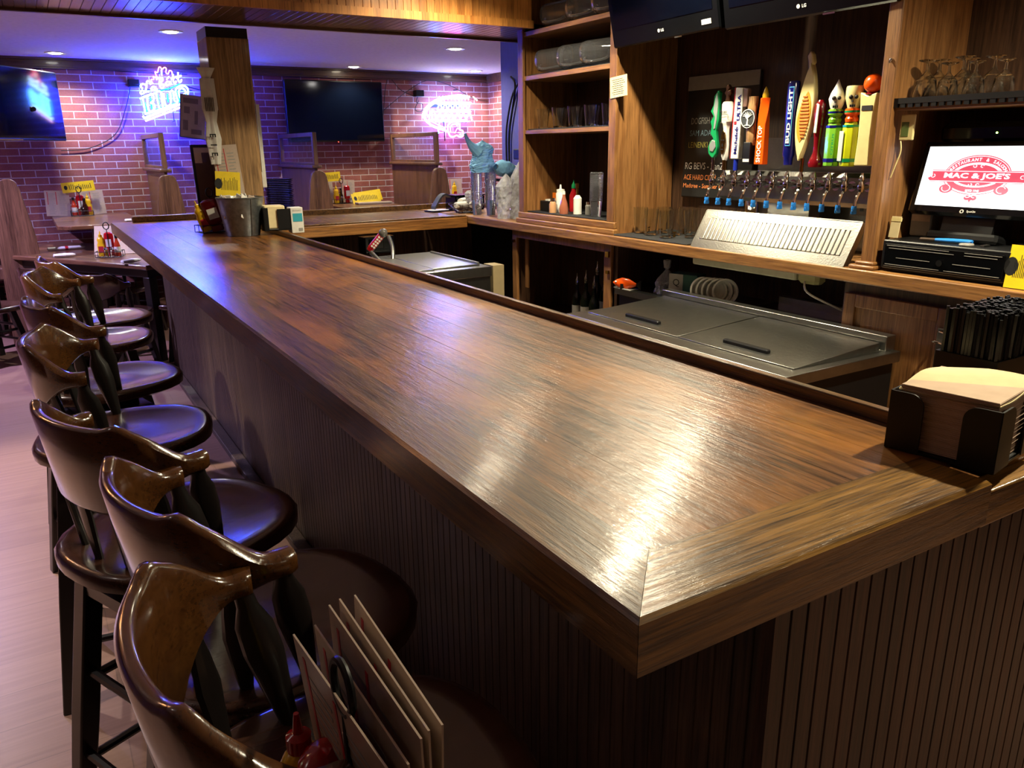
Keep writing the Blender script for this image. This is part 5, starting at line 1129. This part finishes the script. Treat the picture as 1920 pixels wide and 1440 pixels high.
for y0, y1, dz in ((2.515, 3.17, 0), (1.88, 2.505, .0)):
    l_ = fo_(MB().add([(2.35, y0, .765), (2.35, y1, .765), (2.86, y1, .795), (2.86, y0, .795), (2.35, y0, .757), (2.35, y1, .757), (2.86, y1, .757), (2.86, y0, .757)], [(0, 3, 2, 1), (0, 1, 5, 4), (1, 2, 6, 5), (2, 3, 7, 6), (3, 0, 4, 7)])).build('lid', M_['steeld'], fr_, bevel=.002)
    fo_(MB().rbox(2.42, 2.445, (y0+y1)/2-.12, (y0+y1)/2+.12, .765, .785, .004)).build('handle', M_['blk'], l_)
fo_(MB().box(2.87, 2.93, 1.86, 3.20, .76, .822)).build('back_rise', M_['steel'], fr_, bevel=.003)
ck = thing('rear_ledge', 'dark shelf behind the cooler carrying boxes and tubs', 'shelf', (3.15, 2.9, .72)); off(MB().box(2.94, 3.39, 2.17, 3.70, .72, .755), 3.15, 2.9, .72).build('board', M_['steeld'], ck); off(MB().box(2.96, 3.38, 2.2, 3.68, 0.0, .72), 3.15, 2.9, .72).build('support', M_['blk'], ck)
off(MB().box(3.37, 3.39, 2.17, 3.70, .755, 1.015), 3.15, 2.9, .72).build('rear_board', M_['ven'], ck)
o = thing('glossy_bin', 'black glossy ice bin with a chrome rim right of the tubs', 'bin', (3.17, 2.42, .756)); MB().box(-.2, .18, -.24, .24, 0, .05).build('body', M_['blkgloss'], o); MB().box(-.03, -.0, -.24, .22, .05, .085).build('chrome_rim', M_['steel'], o)
dl = 'stack of white tubs lying on the ledge under the counter'
for k in range(5):
    o = thing('deli_tub', '%s white tub of the lying stack under the counter' % ['front', 'second', 'third', 'fourth', 'last'][k], 'tub', (3.02+.012*k, 3.06-.028*k, .826), 0, dl, (R(80), 0, R(-35)))
    MB().lathe([(.001, 0), (.045, 0), (.064, .05), (.068, .05), (.068, .054), (.060, .054), (.044, .004), (.001, .004)], n=28).build('body', M_['white'], o)
o = thing('tea_box', 'green and grey printed carton on the ledge under the counter', 'box', (3.04, 3.19, .756), R(-72)); MB().rbox(-.085, .085, -.05, .05, 0, .14, .002).build('carton', pbr('dark green card', '#1d4a3c', .5), o)
MB().box(-.085, .0, -.052, -.05, .0, .139).build('grey_face', M_['grey'], o)
MB().text('Q', (-.04, -.053, .09), (1, 0, 0), (0, 0, 1), h=.045).build('print', M_['ink'], o)
crumple('plastic_bag', 'tied clear plastic bag beside the green carton', (3.06, 3.38, .757), .07, .06, .19, M_['bag'], 'plastic bag', seed=5, amp=.25, top=lambda v: .95 if v < .35 else (.95-.9*(v-.35)/.4 if v < .75 else .3))
o = thing('toy_fish', 'small orange and black toy fish on the ledge edge', 'toy fish', (2.95, 3.62, .79), R(-70))
rg = []
for f, r in ((0, .004), (.15, .022), (.35, .034), (.6, .03), (.8, .015), (.88, .008)): rg.append([(-.08+.18*f, r*.5*math.cos(a), r*math.sin(a)) for a in [2*PI*k/16 for k in range(16)]])
MB().loft(rg).build('body', M_['orange'], o)
MB().add([(.07, 0, 0), (.11, .002, .03), (.11, -.002, -.03)], [(0, 1, 2), (0, 2, 1)]).box(-.02, .0, -.019, .019, -.035, -.0).build('fins', M_['blk'], o)
MB().sphere((-.055, -.012, .008), .006, 8).build('eye', M_['white'], o)
tag(MB().box(2.93, 3.0, 3.55, 3.70, .757, .762).build('paper_scrap', M_['grey']), 'grey cloth scrap under the toy fish', 'cloth')
o = thing('under_counter_light', 'white under counter lamp fixture fixed below the counter top', 'lamp fixture', (3.03, 2.8, .99)); MB().rbox(-.03, .05, -.36, .32, -.03, .025, .006).build('housing', pbr('yellowed white plastic', '#b9b49a', .5), o); MB().rbox(-.025, .045, -.48, -.36, -.04, .02, .015).build('end_cap', pbr('yellowed cap', '#a8a070', .4), o)
tag(MB().tube(catmull([(3.02, 2.40, .97), (2.98, 2.35, .92), (3.05, 2.25, .86), (3.12, 2.20, .82)], 5), .005, 6).build('white_cord', M_['white']), 'white cord running down from the under counter lamp', 'cord')
# ---------------------------------------------------------------- ice well, soda gun
iw = thing('ice_well', 'stainless ice well with sliding covers in the dark corner', 'ice well', (2.2, 4.75, 0))
def io(mb): return off(mb, 2.2, 4.75, 0)
io(MB().box(1.75, 2.42, 4.30, 5.15, .02, .80)).build('body', M_['steeld'], iw)
io(MB().box(1.72, 2.42, 4.28, 5.17, .80, .86)).build('rim', M_['steel'], iw, bevel=.003)
io(MB().box(1.80, 2.05, 4.33, 5.10, .86, .868).box(2.05, 2.38, 4.36, 5.10, .862, .87)).build('cover', M_['steeld'], iw, bevel=.002)
io(MB().box(2.36, 2.375, 4.36, 5.05, .87, .882)).build('cover_rim', M_['steel'], iw)
tag(MB().box(2.44, 2.52, 4.30, 4.42, 0, .86).build('upright_panel', pbr('beige painted metal', '#8a7b5c', .5)), 'beige upright panel beside the ice well', 'panel')
o = thing('soda_gun', 'red and white soda gun hanging with its steel hose by the ice well', 'soda gun', (1.95, 5.05, .96), 0, None, (R(20), R(38), R(-10)))
MB().rbox(-.022, .022, -.018, .018, -.03, .085, .008).build('body', M_['redink'], o)
mb = MB()
for k in range(5): mb.cyl((-.008, -.018, -.015+k*.02), (-.008, -.022, -.015+k*.02), .007, n=10)
for k in range(5): mb.cyl((.010, -.018, -.015+k*.02), (.010, -.022, -.015+k*.02), .007, n=10)
mb.build('buttons', M_['white'], o)
MB().cyl((0, 0, -.055), (0, 0, -.03), .02, .024, n=16).build('collar', M_['red'], o)
MB().sphere((.0, .0, .10), .03, 12).build('nozzle', pbr('clear nozzle', '#55504c', .2), o)
hose = MB().tube(catmull([(1.915, 5.03, .91), (1.95, 4.95, .85), (1.98, 4.9, .80), (2.02, 4.92, .84), (2.06, 5.0, .93), (2.07, 5.08, 1.0)], 6), .014, 10)
tag(hose.build('steel_hose', M_['steel']), 'looped steel hose of the soda gun', 'hose')
tag(MB().rbox(1.98, 2.20, 5.30, 5.44, .86, .98).rbox(2.02, 2.1, 5.25, 5.30, .9, .96).build('gun_manifold', M_['blkgloss']), 'black manifold and fittings under the side counter', 'manifold')
tag(MB().cyl((2.62, 4.35, 0), (2.62, 4.35, .20), .035, .034).cyl((2.62, 4.35, .2), (2.62, 4.35, .30), .012, .012).build('floor_bottle', M_['glass']), 'small clear bottle standing beyond the beige panel', 'bottle')

# ---------------------------------------------------------------- near napkin holder and stir sticks
nh = thing('napkin_holder', 'large black napkin holder full of brown napkins at the near bar corner', 'napkin holder', (1.297, .684, 1.0708), R(10))
a_, b_ = .092, .084
def wall_cut(mb, L_, h, gap, M=None, th=.003):
    for sx in (-1, 1):
        x0, x1 = (gap if sx > 0 else -L_), (L_ if sx > 0 else -gap); r = .022; xi = x0 if sx > 0 else x1
        pts = [(x1 if sx > 0 else x0, 0), (x1 if sx > 0 else x0, h)]
        arc_ = [(xi+sx*r*(1-math.sin(t_)), h-r+r*math.cos(t_)) for t_ in [k*PI/2/6 for k in range(7)]]
        pts += arc_+[(xi+0, .025), (xi, 0)]
        lo = [(x, -th/2, z) for x, z in pts]; hi = [(x, th/2, z) for x, z in pts]
        if M: lo = [M @ Vector(v) for v in lo]; hi = [M @ Vector(v) for v in hi]
        mb.loft([lo, hi])
mb = MB().box(-a_, a_, -b_, b_, 0, .004)
wall_cut(mb, a_, .102, .03, Matrix.Translation((0, -b_, 0))); wall_cut(mb, a_, .102, .03, Matrix.Translation((0, b_, 0)))
wall_cut(mb, b_, .102, .03, Matrix.Translation((-a_, 0, 0)) @ Matrix.Rotation(PI/2, 4, 'Z')); wall_cut(mb, b_, .102, .03, Matrix.Translation((a_, 0, 0)) @ Matrix.Rotation(PI/2, 4, 'Z'))
mb.build('tray', M_['blk'], nh)
rg = []; n_ = 34
for k in range(n_+1):
    for dz, e in ((0, 0), (.0028*.55, .0012)):
        w1, w2 = .081-e+.0007*math.sin(k*1.7), .075-e+.0008*math.sin(k*2.3); zz = .005+k*.0031+dz
        rg.append([(-w1, -w2, zz), (w1, -w2, zz), (w1, w2, zz), (-w1, w2, zz)])
MB().loft(rg).build('napkin_stack', M_['kraft'], nh, smooth=False)
mb = MB(); N_ = 14; vs = []
for i in range(N_+1):
    for j in range(N_+1):
        u, v = -1+2*i/N_, -1+2*j/N_; vs.append((u*.083, v*.077, .1125+.006*math.sin(u*2.2+v*1.5)-.004*max(0, u*v)+.004*u))
k0 = (N_+1)**2; mb.add(vs+[(x, y, z-.002) for x, y, z in vs], [(i*(N_+1)+j, (i+1)*(N_+1)+j, (i+1)*(N_+1)+j+1, i*(N_+1)+j+1) for i in range(N_) for j in range(N_)]+[(k0+i*(N_+1)+j, k0+i*(N_+1)+j+1, k0+(i+1)*(N_+1)+j+1, k0+(i+1)*(N_+1)+j) for i in range(N_) for j in range(N_)])
mb.build('top_napkin', M_['napk'], nh)
sx_ = thing('straw_box', 'black holder packed with black stir sticks behind the napkins', 'straw holder', (1.545, .77, 1.0705))
MB().box(-.105, .105, -.058, -.054, 0, .12).box(-.105, .105, .054, .058, 0, .12).box(-.109, -.105, -.058, .058, 0, .12).box(.105, .109, -.058, .058, 0, .12).box(-.105, .105, -.058, .058, 0, .004).build('holder', M_['blk'], sx_)
# front rows are parts, the packed rest one stuff part
rows, cols = 17, 31; rest = MB(); straw = None; cnt = 0
sm = MB().box(-.0036, .0036, -.0024, .0024, 0, .19)
strawm = pbr('black stir stick', '#16171a', .3)
for j in range(rows):
    for i in range(cols):
        x, y = -.101+i*.0067+random.uniform(-.001, .001), -.051+j*.0063; dz = random.uniform(0, .012)
        if cnt < 60 and (j == 0 or i == 0 or j == 1):
            if straw is None: straw = MB().box(-.0036, .0036, -.0024, .0024, 0, .19).build('stir_stick', strawm, sx_); q = straw
            else: q = straw.copy(); COL.objects.link(q); q.parent = sx_
            q.location = (x, y, .005+dz); q.rotation_euler = (random.uniform(-.03, .03), random.uniform(-.03, .03), random.random()); cnt += 1
        else:
            rest.box(-.0036, .0036, -.0024, .0024, 0, .19, Matrix.Translation((x, y, .005+dz)) @ Matrix.Rotation(random.random(), 4, 'Z'))
ro = rest.build('packed_stir_sticks', strawm, sx_, smooth=False); ro['kind'] = 'stuff'
